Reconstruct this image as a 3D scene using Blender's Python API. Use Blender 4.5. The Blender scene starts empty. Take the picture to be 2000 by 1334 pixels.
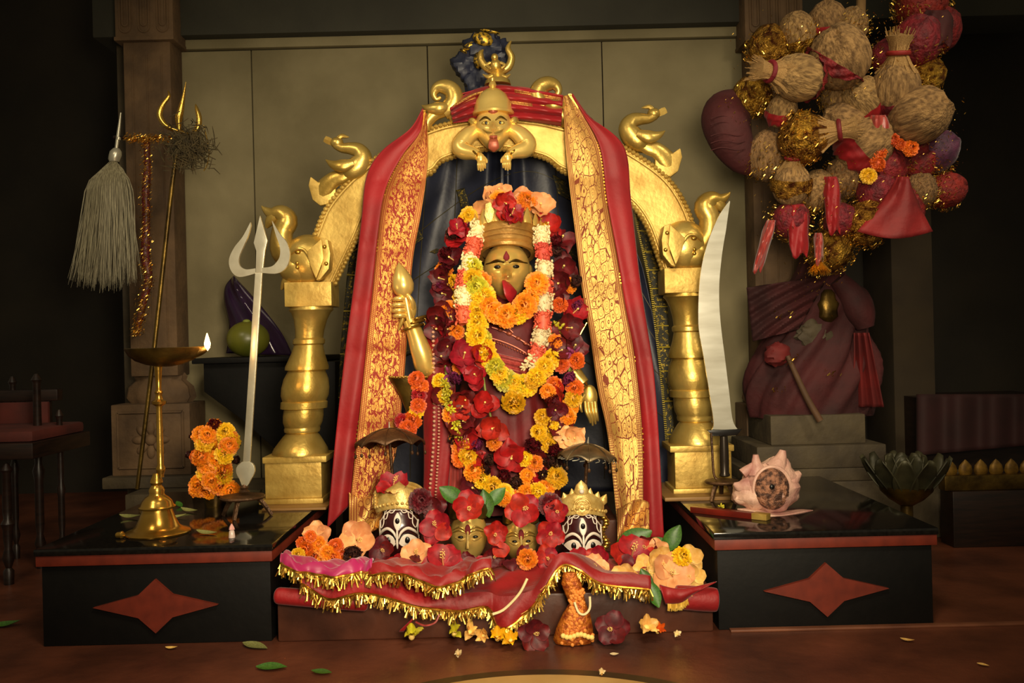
import bpy, bmesh, math, random
from mathutils import Vector, Matrix, Quaternion, noise

# ------------------------------------------------------------------ camera, light, exposure
sc = bpy.context.scene
COL = sc.collection
R = random.Random(11)
PI = math.pi
H, D, F, ROLL = 0.70, 2.70, 1800.0, math.radians(1.4)
CR, SR = math.cos(ROLL), math.sin(ROLL)

cam = bpy.data.cameras.new('camera'); cam.lens = 36 * F / 2000; cam.sensor_width = 36; cam.clip_start = .05
camo = bpy.data.objects.new('camera', cam); COL.objects.link(camo)
camo.matrix_world = Matrix.Translation((0, -D, H)) @ Matrix.Rotation(PI / 2, 4, 'X') @ Matrix.Rotation(-ROLL, 4, 'Z')
sc.camera = camo
world = bpy.data.worlds.new('world'); sc.world = world; world.use_nodes = True
world.node_tree.nodes['Background'].inputs[0].default_value = (1.0, .84, .55, 1)
world.node_tree.nodes['Background'].inputs[1].default_value = .115
sc.view_settings.view_transform = 'Standard'; sc.view_settings.look = 'None'
sc.view_settings.exposure = 0.0; sc.view_settings.gamma = 1.0; sc.view_settings.use_curve_mapping = False

def spot(name, loc, target, watt, size, blend, rad, col):
    l = bpy.data.lights.new(name, 'SPOT'); l.energy = watt; l.spot_size = math.radians(size); l.spot_blend = blend
    l.shadow_soft_size = rad; l.color = col
    o = bpy.data.objects.new(name, l); COL.objects.link(o); o.location = loc
    o.rotation_euler = (Vector(target) - Vector(loc)).to_track_quat('-Z', 'Y').to_euler()
    return o
WARM = (1.0, .84, .58)
spot('ceiling_spot_lamp', (.15, -1.9, 1.95), (.0, -.1, .60), 98, 100, 1.0, .22, WARM)
spot('front_flood_lamp', (.26, -2.50, .92), (.0, .0, .74), 235, 74, 1.0, .24, WARM)
spot('side_fill_spot', (1.55, -1.1, 2.15), (1.1, .3, 1.15), 60, 62, 1.0, .12, WARM)  # added fill to brighten the coconut bunch, not a known fixture
spot('side_fill_spot', (-1.3, -1.5, 2.1), (-.7, .2, .8), 34, 80, 1.0, .14, WARM)  # added fill that gives the left-hand metals highlights, no known source

# ------------------------------------------------------------------ geometry helpers
def V(*a): return Vector(a)
def at(px, py, Y):
    dx, dy, d = px - 1000, 667 - py, D + Y
    return Vector(((dx * CR + dy * SR) * d / F, Y, H + (-dx * SR + dy * CR) * d / F))
def S(p, Y=0.0): return p * (D + Y) / F
def lin(c): return tuple(((x / 255) / 12.92 if x / 255 <= .04045 else ((x / 255 + .055) / 1.055) ** 2.4) for x in c)
def crom(p, t):
    n = len(p) - 1; t = min(max(t, 0), 1) * n; i = min(int(t), n - 1); f = t - i
    a, b, c, d = p[max(i - 1, 0)], p[i], p[i + 1], p[min(i + 2, n)]
    return tuple(.5 * (2 * y + (z - x) * f + (2 * x - 5 * y + 4 * z - w) * f * f + (3 * y - x - 3 * z + w) * f ** 3) for x, y, z, w in zip(a, b, c, d))
def smooth(p, n): return [Vector(crom(p, i / (n - 1))) if len(p[0]) == 3 else crom(p, i / (n - 1)) for i in range(n)]
def even(p, step):
    q = smooth([tuple(x) for x in p], max(40, len(p) * 14)); out = [q[0]]; acc = 0
    for a, b in zip(q, q[1:]):
        L = math.dist(a, b); 
        while acc + L >= step:
            k = (step - acc) / L; a = a + (b - a) * k if isinstance(a, Vector) else tuple(x + (y - x) * k for x, y in zip(a, b))
            out.append(a); L = math.dist(a, b); acc = 0
            if L <= 0: break
        acc += L
    return out
def pts(l, Y):
    return [at(p[0], p[1], p[2] if len(p) > 2 else Y) for p in l]

ORG = {}
class MB:
    def __init__(s): s.v = []; s.f = []; s.m = []; s.uv = {}
    def add(s, vs, fs, mi=0, uv=None):
        o = len(s.v); s.v += [Vector(x) for x in vs]; s.f += [tuple(i + o for i in f) for f in fs]; s.m += [mi] * len(fs)
        if uv:
            for i, u in enumerate(uv): s.uv[o + i] = u
        return s
    def box(s, a, b, mi=0, rot=None, piv=None):
        x0, y0, z0 = a; x1, y1, z1 = b
        vs = [V(x, y, z) for z in (z0, z1) for y in (y0, y1) for x in (x0, x1)]
        if rot is not None:
            p = piv or V((x0 + x1) / 2, (y0 + y1) / 2, (z0 + z1) / 2); vs = [rot @ (v - p) + p for v in vs]
        return s.add(vs, [(0, 2, 3, 1), (4, 5, 7, 6), (0, 1, 5, 4), (1, 3, 7, 5), (3, 2, 6, 7), (2, 0, 4, 6)], mi)
    def rings(s, rs, mi=0, cap=True, closed=True, uv=False):
        n = len(rs[0]); vs = [p for r in rs for p in r]; fs = []
        for i in range(len(rs) - 1):
            for j in range(n if closed else n - 1):
                k = (j + 1) % n; fs.append((i * n + j, i * n + k, (i + 1) * n + k, (i + 1) * n + j))
        if cap and closed:
            fs.append(tuple(range(n - 1, -1, -1))); fs.append(tuple((len(rs) - 1) * n + j for j in range(n)))
        u = [(j / n, i / max(1, len(rs) - 1)) for i in range(len(rs)) for j in range(n)] if uv else None
        return s.add(vs, fs, mi, u)
    def lathe(s, prof, base, segs=24, mi=0, M=None, sq=1.0):
        """profile of (radius, height) turned about a vertical axis through base"""
        M = M or Matrix.Identity(3); b = Vector(base)
        return s.rings([[b + M @ V(max(r, 1e-5) * math.cos(2 * PI * j / segs), sq * max(r, 1e-5) * math.sin(2 * PI * j / segs), z) for j in range(segs)] for r, z in prof], mi)
    def pxlathe(s, prof, Y, segs=28, mi=0, sq=1.0):
        """profile of (centre px, row px, half width px)"""
        rs = []
        for cx, py, hw in prof:
            c = at(cx, py, Y); r = S(hw, Y); rs.append([c + V(r * math.cos(2 * PI * j / segs), sq * r * math.sin(2 * PI * j / segs), 0) for j in range(segs)])
        return s.rings(rs[::-1], mi)
    def tube(s, p, r, segs=8, mi=0, n=0, flat=1.0):
        p = [Vector(x) for x in p]; r = list(r) if hasattr(r, '__len__') else [r] * len(p)
        if n:
            q = smooth([tuple(a) + (b,) for a, b in zip(p, [(i,) for i in range(len(p))])] if False else [tuple(a) for a in p], n)
            rr = smooth([(x, 0) for x in r], n); p = q; r = [max(x[0], 1e-4) for x in rr]
        rs = []; up = None
        for i, a in enumerate(p):
            t = (p[min(i + 1, len(p) - 1)] - p[max(i - 1, 0)]).normalized()
            if up is None: up = t.orthogonal().normalized() if abs(t.y) > .9 else (V(0, 1, 0) - t * t.y).normalized()
            else: up = (up - t * up.dot(t)).normalized()
            w = t.cross(up)
            rs.append([a + (w * math.cos(2 * PI * j / segs) + up * flat * math.sin(2 * PI * j / segs)) * r[i] for j in range(segs)])
        return s.rings(rs, mi)
    def ball(s, c, r, mi=0, segs=14, rings=9, M=None, fn=None):
        r = V(r, r, r) if not hasattr(r, '__len__') else Vector(r); c = Vector(c); M = M or Matrix.Identity(3); rs = []
        for i in range(rings + 1):
            th = PI * i / rings; st = max(math.sin(th), 1e-4); row = []
            for j in range(segs):
                ph = 2 * PI * j / segs; u = V(st * math.cos(ph), st * math.sin(ph), -math.cos(th)); k = fn(u) if fn else 1.0
                row.append(c + M @ V(u.x * r.x * k, u.y * r.y * k, u.z * r.z * k))
            rs.append(row)
        return s.rings(rs, mi)
    def prism(s, poly, Y0, Y1, mi=0, px=True):
        n = len(poly)
        f = [at(x, y, Y0) for x, y in poly] if px else [V(x, Y0, z) for x, z in poly]
        b = [p + V(0, Y1 - Y0, 0) for p in f]
        area = sum(f[i].x * f[(i + 1) % n].z - f[(i + 1) % n].x * f[i].z for i in range(n))
        if area < 0: f.reverse(); b.reverse()
        return s.add(f + b, [tuple(range(n)), tuple(range(2 * n - 1, n - 1, -1))] + [(i, n + i, n + (i + 1) % n, (i + 1) % n) for i in range(n)], mi)
    def sheet(s, fn, nu, nv, mi=0, us=1, vs=1):
        p = []; uv = []
        for i in range(nv + 1):
            for j in range(nu + 1):
                u, v = j / nu, i / nv; p.append(fn(u, v)); uv.append((u * us, v * vs))
        w = nu + 1
        return s.add(p, [(i * w + j, i * w + j + 1, (i + 1) * w + j + 1, (i + 1) * w + j) for i in range(nv) for j in range(nu)], mi, uv)
    def strip(s, A, B, mi=0, th=0.0):
        """closed slab between two polylines in the XZ plane, th deep along Y"""
        n = len(A); vs = list(A) + list(B) + [p + V(0, th, 0) for p in A] + [p + V(0, th, 0) for p in B]; fs = []
        for i in range(n - 1):
            fs += [(i, i + 1, n + i + 1, n + i), (2 * n + i, 3 * n + i, 3 * n + i + 1, 2 * n + i + 1), (i, 2 * n + i, 2 * n + i + 1, i + 1), (n + i, n + i + 1, 3 * n + i + 1, 3 * n + i)]
        fs += [(0, n, 3 * n, 2 * n), (n - 1, 3 * n - 1, 4 * n - 1, 2 * n - 1)]
        return s.add(vs, fs, mi)
    def glint(s, c, n, spread, size, mi=0, fn=None):
        for _ in range(n):
            p = fn() if fn else Vector(c) + V(*(R.gauss(0, 1) * k for k in spread))
            a = V(R.gauss(0, 1), R.gauss(0, 1), R.gauss(0, 1)).normalized(); b = a.orthogonal().normalized(); w = a.cross(b)
            L = size * R.uniform(.5, 1.6); k = size * .32
            s.add([p - b * L - w * k, p + b * L - w * k, p + b * L + w * k, p - b * L + w * k], [(0, 1, 2, 3)], mi)
        return s
    def mesh(s, name, mats, sharp=40, o=V(0, 0, 0), bev=0):
        me = bpy.data.meshes.new(name); me.from_pydata([v - o for v in s.v], [], s.f)
        for m in (mats if isinstance(mats, (list, tuple)) else [mats]): me.materials.append(m)
        me.polygons.foreach_set('material_index', s.m); me.polygons.foreach_set('use_smooth', [True] * len(s.f))
        if s.uv:
            l = me.uv_layers.new(name='UVMap')
            for lp in me.loops: l.data[lp.index].uv = s.uv.get(lp.vertex_index, (0, 0))
        bm = bmesh.new(); bm.from_mesh(me)
        if bev: bmesh.ops.bevel(bm, geom=[e for e in bm.edges if e.is_manifold and e.calc_face_angle(0) > .6], offset=bev, segments=2, affect='EDGES', profile=.6)
        bmesh.ops.recalc_face_normals(bm, faces=bm.faces[:]); bm.to_mesh(me); bm.free()
        me.set_sharp_from_angle(angle=math.radians(sharp))
        return me
    def build(s, name, mats, parent=None, sharp=40, bev=0, solid=0, sub=0, label=None, kind=None):
        if parent is not None: o = ORG[parent.name]
        else:
            lo = [min(v[k] for v in s.v) for k in range(3)]; hi = [max(v[k] for v in s.v) for k in range(3)]
            o = V((lo[0] + hi[0]) / 2, (lo[1] + hi[1]) / 2, lo[2])
        ob = bpy.data.objects.new(name, s.mesh(name, mats, sharp, o, bev)); COL.objects.link(ob)
        if parent is not None: ob.parent = parent
        else: ob.location = o
        ORG[ob.name] = o
        if solid: m = ob.modifiers.new('thickness', 'SOLIDIFY'); m.thickness = solid; m.offset = 0
        if sub: m = ob.modifiers.new('round', 'SUBSURF'); m.levels = sub; m.render_levels = sub
        if label: ob['label'] = label
        if kind: ob['kind'] = kind
        return ob
def tag(o, label, cat, group=None):
    o['label'] = label; o['category'] = cat
    if group: o['group'] = group
    return o
def thing(name, loc, label, cat, group=None):
    o = bpy.data.objects.new(name, None); o.empty_display_size = .05; COL.objects.link(o); o.location = loc; ORG[o.name] = Vector(loc)
    return tag(o, label, cat, group)
def struct(o): o['kind'] = 'structure'; return o
def inst(mesh, name, parent, loc, d=(0, -1, .15), spin=None, scale=1.0, label=None):
    ob = bpy.data.objects.new(name, mesh); COL.objects.link(ob)
    q = Vector(d).normalized().to_track_quat('Z', 'Y') @ Quaternion((0, 0, 1), R.uniform(0, 6.28) if spin is None else spin)
    ob.rotation_mode = 'QUATERNION'; ob.rotation_quaternion = q
    ob.scale = (scale,) * 3 if not hasattr(scale, '__len__') else scale
    if parent is not None: ob.parent = parent; ob.location = Vector(loc) - ORG[parent.name]
    else: ob.location = loc
    ORG[ob.name] = Vector(loc)
    if label: ob['label'] = label
    return ob

# ------------------------------------------------------------------ materials
MATS = {}
def mat(name, c, rough=.5, metal=0, c2=None, ns=8, det=4, bump=0, bs=60, stretch=None, sheen=0, coat=0, rnd=0, spec=.5, emit=None, trans=0, lo=.35, hi=.65, sss=0):
    if name in MATS: return MATS[name]
    m = bpy.data.materials.new(name); m.use_nodes = True; nt = m.node_tree; N = nt.nodes; L = nt.links; b = N['Principled BSDF']
    b.inputs['Roughness'].default_value = rough; b.inputs['Metallic'].default_value = metal; b.inputs['Specular IOR Level'].default_value = spec
    b.inputs['Base Color'].default_value = lin(c) + (1,)
    if sheen: b.inputs['Sheen Weight'].default_value = sheen; b.inputs['Sheen Roughness'].default_value = .4
    if coat: b.inputs['Coat Weight'].default_value = coat; b.inputs['Coat Roughness'].default_value = .12
    if emit: b.inputs['Emission Color'].default_value = lin(emit[0]) + (1,); b.inputs['Emission Strength'].default_value = emit[1]
    if trans: b.inputs['Transmission Weight'].default_value = trans
    if sss: b.inputs['Subsurface Weight'].default_value = sss; b.inputs['Subsurface Radius'].default_value = (.02, .008, .004); b.inputs['Subsurface Scale'].default_value = .3
    tc = N.new('ShaderNodeTexCoord'); src = tc.outputs['Object']
    if stretch:
        mp = N.new('ShaderNodeMapping'); mp.inputs['Scale'].default_value = stretch; L.new(src, mp.inputs[0]); src = mp.outputs[0]
    cur = None
    if c2:
        n = N.new('ShaderNodeTexNoise'); n.inputs['Scale'].default_value = ns; n.inputs['Detail'].default_value = det; L.new(src, n.inputs['Vector'])
        r = N.new('ShaderNodeValToRGB'); r.color_ramp.elements[0].position = lo; r.color_ramp.elements[1].position = hi
        r.color_ramp.elements[0].color = lin(c) + (1,); r.color_ramp.elements[1].color = lin(c2) + (1,); L.new(n.outputs[0], r.inputs[0]); cur = r.outputs[0]
    if rnd:
        oi = N.new('ShaderNodeObjectInfo'); hs = N.new('ShaderNodeHueSaturation')
        a = N.new('ShaderNodeMapRange'); a.inputs[3].default_value = 1 - rnd; a.inputs[4].default_value = 1 + rnd * .6; L.new(oi.outputs['Random'], a.inputs[0]); L.new(a.outputs[0], hs.inputs['Value'])
        h = N.new('ShaderNodeMapRange'); h.inputs[3].default_value = .5 - rnd * .03; h.inputs[4].default_value = .5 + rnd * .03; L.new(oi.outputs['Random'], h.inputs[0]); L.new(h.outputs[0], hs.inputs['Hue'])
        if cur: L.new(cur, hs.inputs['Color'])
        else: hs.inputs['Color'].default_value = lin(c) + (1,)
        cur = hs.outputs[0]
    if cur: L.new(cur, b.inputs['Base Color'])
    if bump:
        n = N.new('ShaderNodeTexNoise'); n.inputs['Scale'].default_value = bs; n.inputs['Detail'].default_value = 5; L.new(src, n.inputs['Vector'])
        bp = N.new('ShaderNodeBump'); bp.inputs['Strength'].default_value = bump; bp.inputs['Distance'].default_value = .01; L.new(n.outputs[0], bp.inputs['Height']); L.new(bp.outputs[0], b.inputs['Normal'])
    MATS[name] = m; return m

def brocade(name, cloth, gold, su, sv, cover=.5, border=True):
    """woven zari: gold thread motifs over the cloth colour, in the sheet's own UV"""
    m = bpy.data.materials.new(name); m.use_nodes = True; nt = m.node_tree; N = nt.nodes; L = nt.links; b = N['Principled BSDF']
    tc = N.new('ShaderNodeTexCoord'); mp = N.new('ShaderNodeMapping'); mp.inputs['Scale'].default_value = (su, sv, 1); L.new(tc.outputs['UV'], mp.inputs[0])
    def math_(op, a, bb=None, c=None):
        n = N.new('ShaderNodeMath'); n.operation = op
        for i, x in enumerate((a, bb, c)):
            if x is None: continue
            if isinstance(x, (int, float)): n.inputs[i].default_value = x
            else: L.new(x, n.inputs[i])
        return n.outputs[0]
    vo = N.new('ShaderNodeTexVoronoi'); vo.feature = 'DISTANCE_TO_EDGE'; vo.inputs['Scale'].default_value = 1; vo.inputs['Randomness'].default_value = .55; L.new(mp.outputs[0], vo.inputs['Vector'])
    v2 = N.new('ShaderNodeTexVoronoi'); v2.feature = 'F1'; v2.inputs['Scale'].default_value = 1; v2.inputs['Randomness'].default_value = .55; L.new(mp.outputs[0], v2.inputs['Vector'])
    line = math_('LESS_THAN', vo.outputs['Distance'], .032)
    ring = math_('LESS_THAN', math_('ABSOLUTE', math_('SUBTRACT', math_('FRACT', math_('MULTIPLY', v2.outputs['Distance'], 4.3)), .5)), .07)
    nz = N.new('ShaderNodeTexNoise'); nz.inputs['Scale'].default_value = 2.2; nz.inputs['Detail'].default_value = 8; nz.inputs['Roughness'].default_value = .72; L.new(mp.outputs[0], nz.inputs['Vector'])
    wear = math_('GREATER_THAN', nz.outputs[0], cover)
    sx = N.new('ShaderNodeSeparateXYZ'); L.new(tc.outputs['UV'], sx.inputs[0])
    bad = math_('MAXIMUM', math_('MAXIMUM', line, ring), wear)
    if border:
        e = math_('MINIMUM', sx.outputs[0], math_('SUBTRACT', 1.0, sx.outputs[0]))
        inb = math_('LESS_THAN', e, .15)
        dots = math_('GREATER_THAN', math_('FRACT', math_('MULTIPLY', sx.outputs[1], sv * 9)), .55)
        cols = math_('GREATER_THAN', math_('FRACT', math_('MULTIPLY', e, 22)), .62)
        bb = math_('MAXIMUM', math_('MULTIPLY', dots, .7), cols)
        bad = math_('ADD', math_('MULTIPLY', bad, math_('SUBTRACT', 1.0, inb)), math_('MULTIPLY', bb, inb))
    mix = N.new('ShaderNodeMix'); mix.data_type = 'RGBA'; L.new(bad, mix.inputs[0]); mix.inputs[6].default_value = lin(gold) + (1,); mix.inputs[7].default_value = lin(cloth) + (1,)
    L.new(mix.outputs[2], b.inputs['Base Color']); L.new(math_('MULTIPLY', math_('SUBTRACT', 1.0, bad), .62), b.inputs['Metallic'])
    L.new(math_('ADD', math_('MULTIPLY', bad, .3), .36), b.inputs['Roughness'])
    n2 = N.new('ShaderNodeTexNoise'); n2.inputs['Scale'].default_value = 14; n2.inputs['Detail'].default_value = 6; L.new(mp.outputs[0], n2.inputs['Vector'])
    bp = N.new('ShaderNodeBump'); bp.inputs['Strength'].default_value = .35; bp.inputs['Distance'].default_value = .004; L.new(math_('ADD', n2.outputs[0], math_('MULTIPLY', bad, -.5)), bp.inputs['Height']); L.new(bp.outputs[0], b.inputs['Normal'])
    MATS[name] = m; return m

GOLD = mat('gold_leaf_paint', (222, 190, 104), .34, .76, (184, 150, 70), 9, bump=.08, bs=90)
GOLDF = mat('burnished_gold_face', (250, 216, 126), .30, .60, (228, 188, 96), 7, bump=.04)
GOLDP = mat('gold_panel_paint', (206, 174, 92), .46, .5, (166, 132, 58), 14, bump=.15, bs=70)
BRASS = mat('polished_brass', (214, 172, 80), .24, .9, (168, 124, 48), 6, bump=.05)
BRASSD = mat('tarnished_brass', (124, 98, 42), .36, .8, (66, 50, 22), 14, bump=.12)
SILVER = mat('silver_metal', (206, 202, 182), .32, .6, (176, 170, 148), 10, bump=.05)
STEEL = mat('polished_steel', (220, 218, 204), .25, .6, (188, 184, 168), 5, stretch=(1, 1, 5))
BRONZE = mat('dark_bronze', (104, 74, 48), .45, .6, (60, 42, 28), 18, bump=.3, bs=120)
SARI = mat('red_silk', (156, 20, 28), .6, 0, (126, 13, 20), 5, bump=.10, bs=60, sheen=.08)
ROBE = mat('deep_red_robe', (116, 13, 20), .6, 0, (88, 9, 14), 6, bump=.1, bs=50)
REDCLOTH = mat('red_chiffon', (160, 21, 25), .55, 0, (122, 13, 16), 6, bump=.25, bs=40, sheen=.15)
MAROON = mat('maroon_cloth', (74, 20, 22), .8, 0, (48, 14, 16), 7, bump=.25, bs=50)
PINKC = mat('pink_satin', (190, 40, 110), .4, 0, (160, 30, 80), 6, sheen=.4)
ROSEC = mat('rose_satin', (176, 72, 64), .38, 0, (140, 44, 40), 9, stretch=(12, 12, 1), sheen=.3)
ZARI = brocade('sari_zari_brocade', (126, 52, 20), (232, 182, 98), 6.5, 34, .61)
ZARI2 = brocade('sari_zari_brocade_copper', (146, 34, 18), (222, 164, 78), 6.5, 34, .52)
NAVY = mat('navy_silk', (34, 38, 58), .46, 0, (24, 28, 44), 6, bump=.08)
NAVYZ = brocade('navy_zari_border', (34, 32, 14), (140, 118, 32), 2.0, 24, .46, False)
TINSEL = mat('gold_tinsel', (255, 214, 110), .30, 1.0, (230, 176, 70), 40, rnd=.2)
FRINGE = mat('gold_fringe', (240, 180, 70), .26, .9, (150, 100, 24), 60)
STONE = mat('carved_stone', (112, 86, 58), .8, 0, (82, 62, 42), 8, bump=.35, bs=45)
STONED = mat('grey_stone', (84, 72, 50), .75, 0, (58, 48, 34), 7, bump=.3, bs=40)
PLASTER = mat('olive_plaster', (138, 127, 94), .8, 0, (112, 102, 72), 2.6, det=8, bump=.22, bs=22)
DARKB = mat('shaded_beam', (58, 56, 44), .8, 0, (46, 44, 34), 3, bump=.1)  # weaker light on the lintel is put into this dark colour
DARKW = mat('void_shade_wall', (40, 33, 22), .9, 0, (28, 23, 15), 3, bump=.15)  # dark brown carries the gloom of the void beyond the pilasters
GRANITE = mat('black_granite', (14, 13, 12), .1, 0, (24, 22, 19), 120, spec=.6)
BLACKST = mat('black_cladding', (13, 11, 9), .6, 0, (9, 8, 7), 30, bump=.05, spec=.25)
REDST = mat('red_sandstone_inlay', (118, 40, 20), .55, 0, (100, 32, 15), 30)
FLOORM = mat('red_oxide_floor', (112, 62, 42), .36, 0, (74, 40, 28), 5, det=12, bump=.15, bs=40)
STEPM = mat('worn_step', (98, 54, 36), .42, 0, (62, 34, 24), 6, det=8, bump=.15, bs=24)
WOOD = mat('dark_wood', (38, 22, 15), .4, 0, (24, 14, 10), 12, stretch=(1, 1, 8))
BOARD = mat('pale_wood_board', (150, 112, 58), .55, 0, (120, 84, 40), 8, stretch=(1, 10, 10))
BLACK = mat('black_enamel', (12, 9, 9), .3)
WHITE = mat('white_enamel', (222, 208, 192), .4)
MASKD = mat('maroon_enamel', (58, 16, 18), .3, 0, (44, 12, 14), 9, coat=.4)
TONGUE = mat('red_enamel', (176, 34, 44), .4, 0, (140, 24, 30), 20)
VERM = mat('vermilion_powder', (130, 28, 30), .8, 0, (100, 18, 22), 30)
COPPER = mat('copper_enamel', (170, 88, 62), .4, .3)
CREAMG = mat('pale_gilt', (226, 196, 120), .38, .45, (190, 152, 76), 30, bump=.2, bs=120)
HAIR = mat('white_yak_hair', (150, 142, 112), .6, 0, (106, 98, 74), 30, stretch=(6, 6, .6))
COIR = mat('coconut_coir', (172, 134, 84), .9, 0, (104, 76, 44), 14, det=8, bump=.8, bs=30, rnd=.25, stretch=(1, 1, .22))
COIRP = mat('pale_coir_tuft', (200, 160, 100), .85, 0, (140, 104, 58), 30, stretch=(4, 4, .6), bump=.5, bs=50)
WRAPR = mat('red_wrap_cloth', (146, 28, 34), .65, 0, (92, 16, 22), 6, bump=.7, bs=16, rnd=.25)
WRAPG = mat('gold_foil_wrap', (210, 160, 60), .30, .9, (84, 40, 18), 6, bump=1.0, bs=24, rnd=.3)
WRAPP = mat('purple_wrap_cloth', (92, 36, 70), .5, 0, (60, 24, 50), 9, bump=.3, sheen=.3)
LEAFM = mat('green_leaf', (70, 116, 34), .45, 0, (48, 88, 24), 20, rnd=.25)
LEAFP = mat('pale_dry_leaf', (150, 150, 84), .6, 0, (110, 112, 58), 30, rnd=.2)
STALK = mat('flower_stalk', (140, 150, 60), .6, rnd=.2)
def petalmat(n, c, c2, rough=.55): return mat(n, c, rough, 0, c2, 5, rnd=.22, sss=.06)
P_RED = petalmat('petal_red', (178, 16, 22), (134, 8, 13))
P_DRED = petalmat('petal_dark_red', (108, 8, 18), (74, 5, 11))
P_PEACH = petalmat('petal_peach', (234, 174, 118), (222, 148, 92))
P_CREAM = petalmat('petal_cream', (240, 200, 120), (230, 176, 84))
P_ORANGE = petalmat('petal_orange', (246, 146, 12), (232, 116, 8))
P_DEEPO = petalmat('petal_deep_orange', (232, 104, 14), (210, 82, 10))
P_YELLOW = petalmat('petal_yellow', (244, 190, 14), (226, 164, 10))
P_LEMON = petalmat('petal_lemon', (214, 196, 40), (176, 170, 34))
P_WHITE = petalmat('petal_white', (240, 222, 176), (226, 200, 146))
P_PINK = petalmat('petal_coral', (232, 104, 74), (214, 82, 58))
P_MAG = petalmat('petal_magenta', (150, 50, 104), (110, 36, 70))
P_BROWN = petalmat('petal_withered', (84, 46, 36), (54, 30, 26))
POLLEN = mat('pollen', (250, 214, 120), .6)

# ------------------------------------------------------------------ the setting
ZB = .235          # top of the side blocks
ZC = .100          # top of the middle step
struct(MB().box((-3.2, -3.4, -.05), (3.2, 2.6, 0)).build('floor', FLOORM))
YW = .95
wb = struct(MB().box((-1.55, YW + .03, 0), (1.15, YW + .15, 2.6)).build('wall_back', STONED))
zt = at(1000, 84, YW).z
seams = [-1.45] + [at(x, 250, YW).x for x in (494, 838, 1179)] + [1.1]
for a, b in zip(seams, seams[1:]):
    MB().box((a + .0022, YW, .15), (b - .0022, YW + .035, zt - .004)).build('panel', PLASTER, wb, bev=.002)
t = struct(MB().box((-1.42, YW - .02, zt), (1.1, YW + .03, zt + .038)).build('trim_1', PLASTER, bev=.004))
struct(MB().box((-1.6, YW - .07, zt + .038), (2.4, YW + .15, 2.6)).build('trim_2', DARKB, bev=.006))
struct(MB().box((1.55, 1.05, 0), (1.72, 1.36, 2.6)).build('trim_6', mat('brown_pier', (64, 52, 34), .9, 0, (48, 38, 26), 4), bev=.01))
struct(MB().box((-3.2, 1.9, 0), (-1.5, 2.0, 2.6)).build('wall_left', DARKW))
struct(MB().box((1.12, 1.35, 0), (3.2, 1.45, 2.6)).build('wall_right', DARKW))
struct(MB().box((-1.40, .60, 0), (-.62, YW + .03, .185)).build('trim_3', STONED, bev=.006))      # raised ledge along the back wall
struct(MB().box((.55, .42, 0), (1.60, 1.35, .20)).build('trim_4', STONED, bev=.006))
struct(MB().box((.50, -.525, 0), (3.2, -.505, .006)).build('trim_5', mat('pale_floor_joint', (132, 80, 54), .5, 0, (104, 60, 40), 10), bev=.002))

# floor medallion in the foreground
m = thing('floor_medallion', (.03, -1.233, 0), 'round cream floor disc with dark rim at the bottom edge', 'floor disc')
MB().lathe([(.486, 0), (.486, .004), (.452, .0046)], (.03, -1.233, 0), 96).build('rim', mat('olive_rim', (48, 38, 22), .4, 0, (52, 42, 20), 9), m)
MB().lathe([(.452, .001), (.452, .0052), (.44, .0056), (.001, .0056)], (.03, -1.233, 0), 96).build('disc', mat('cream_stone', (206, 168, 104), .4, 0, (180, 140, 80), 6), m)

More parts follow.
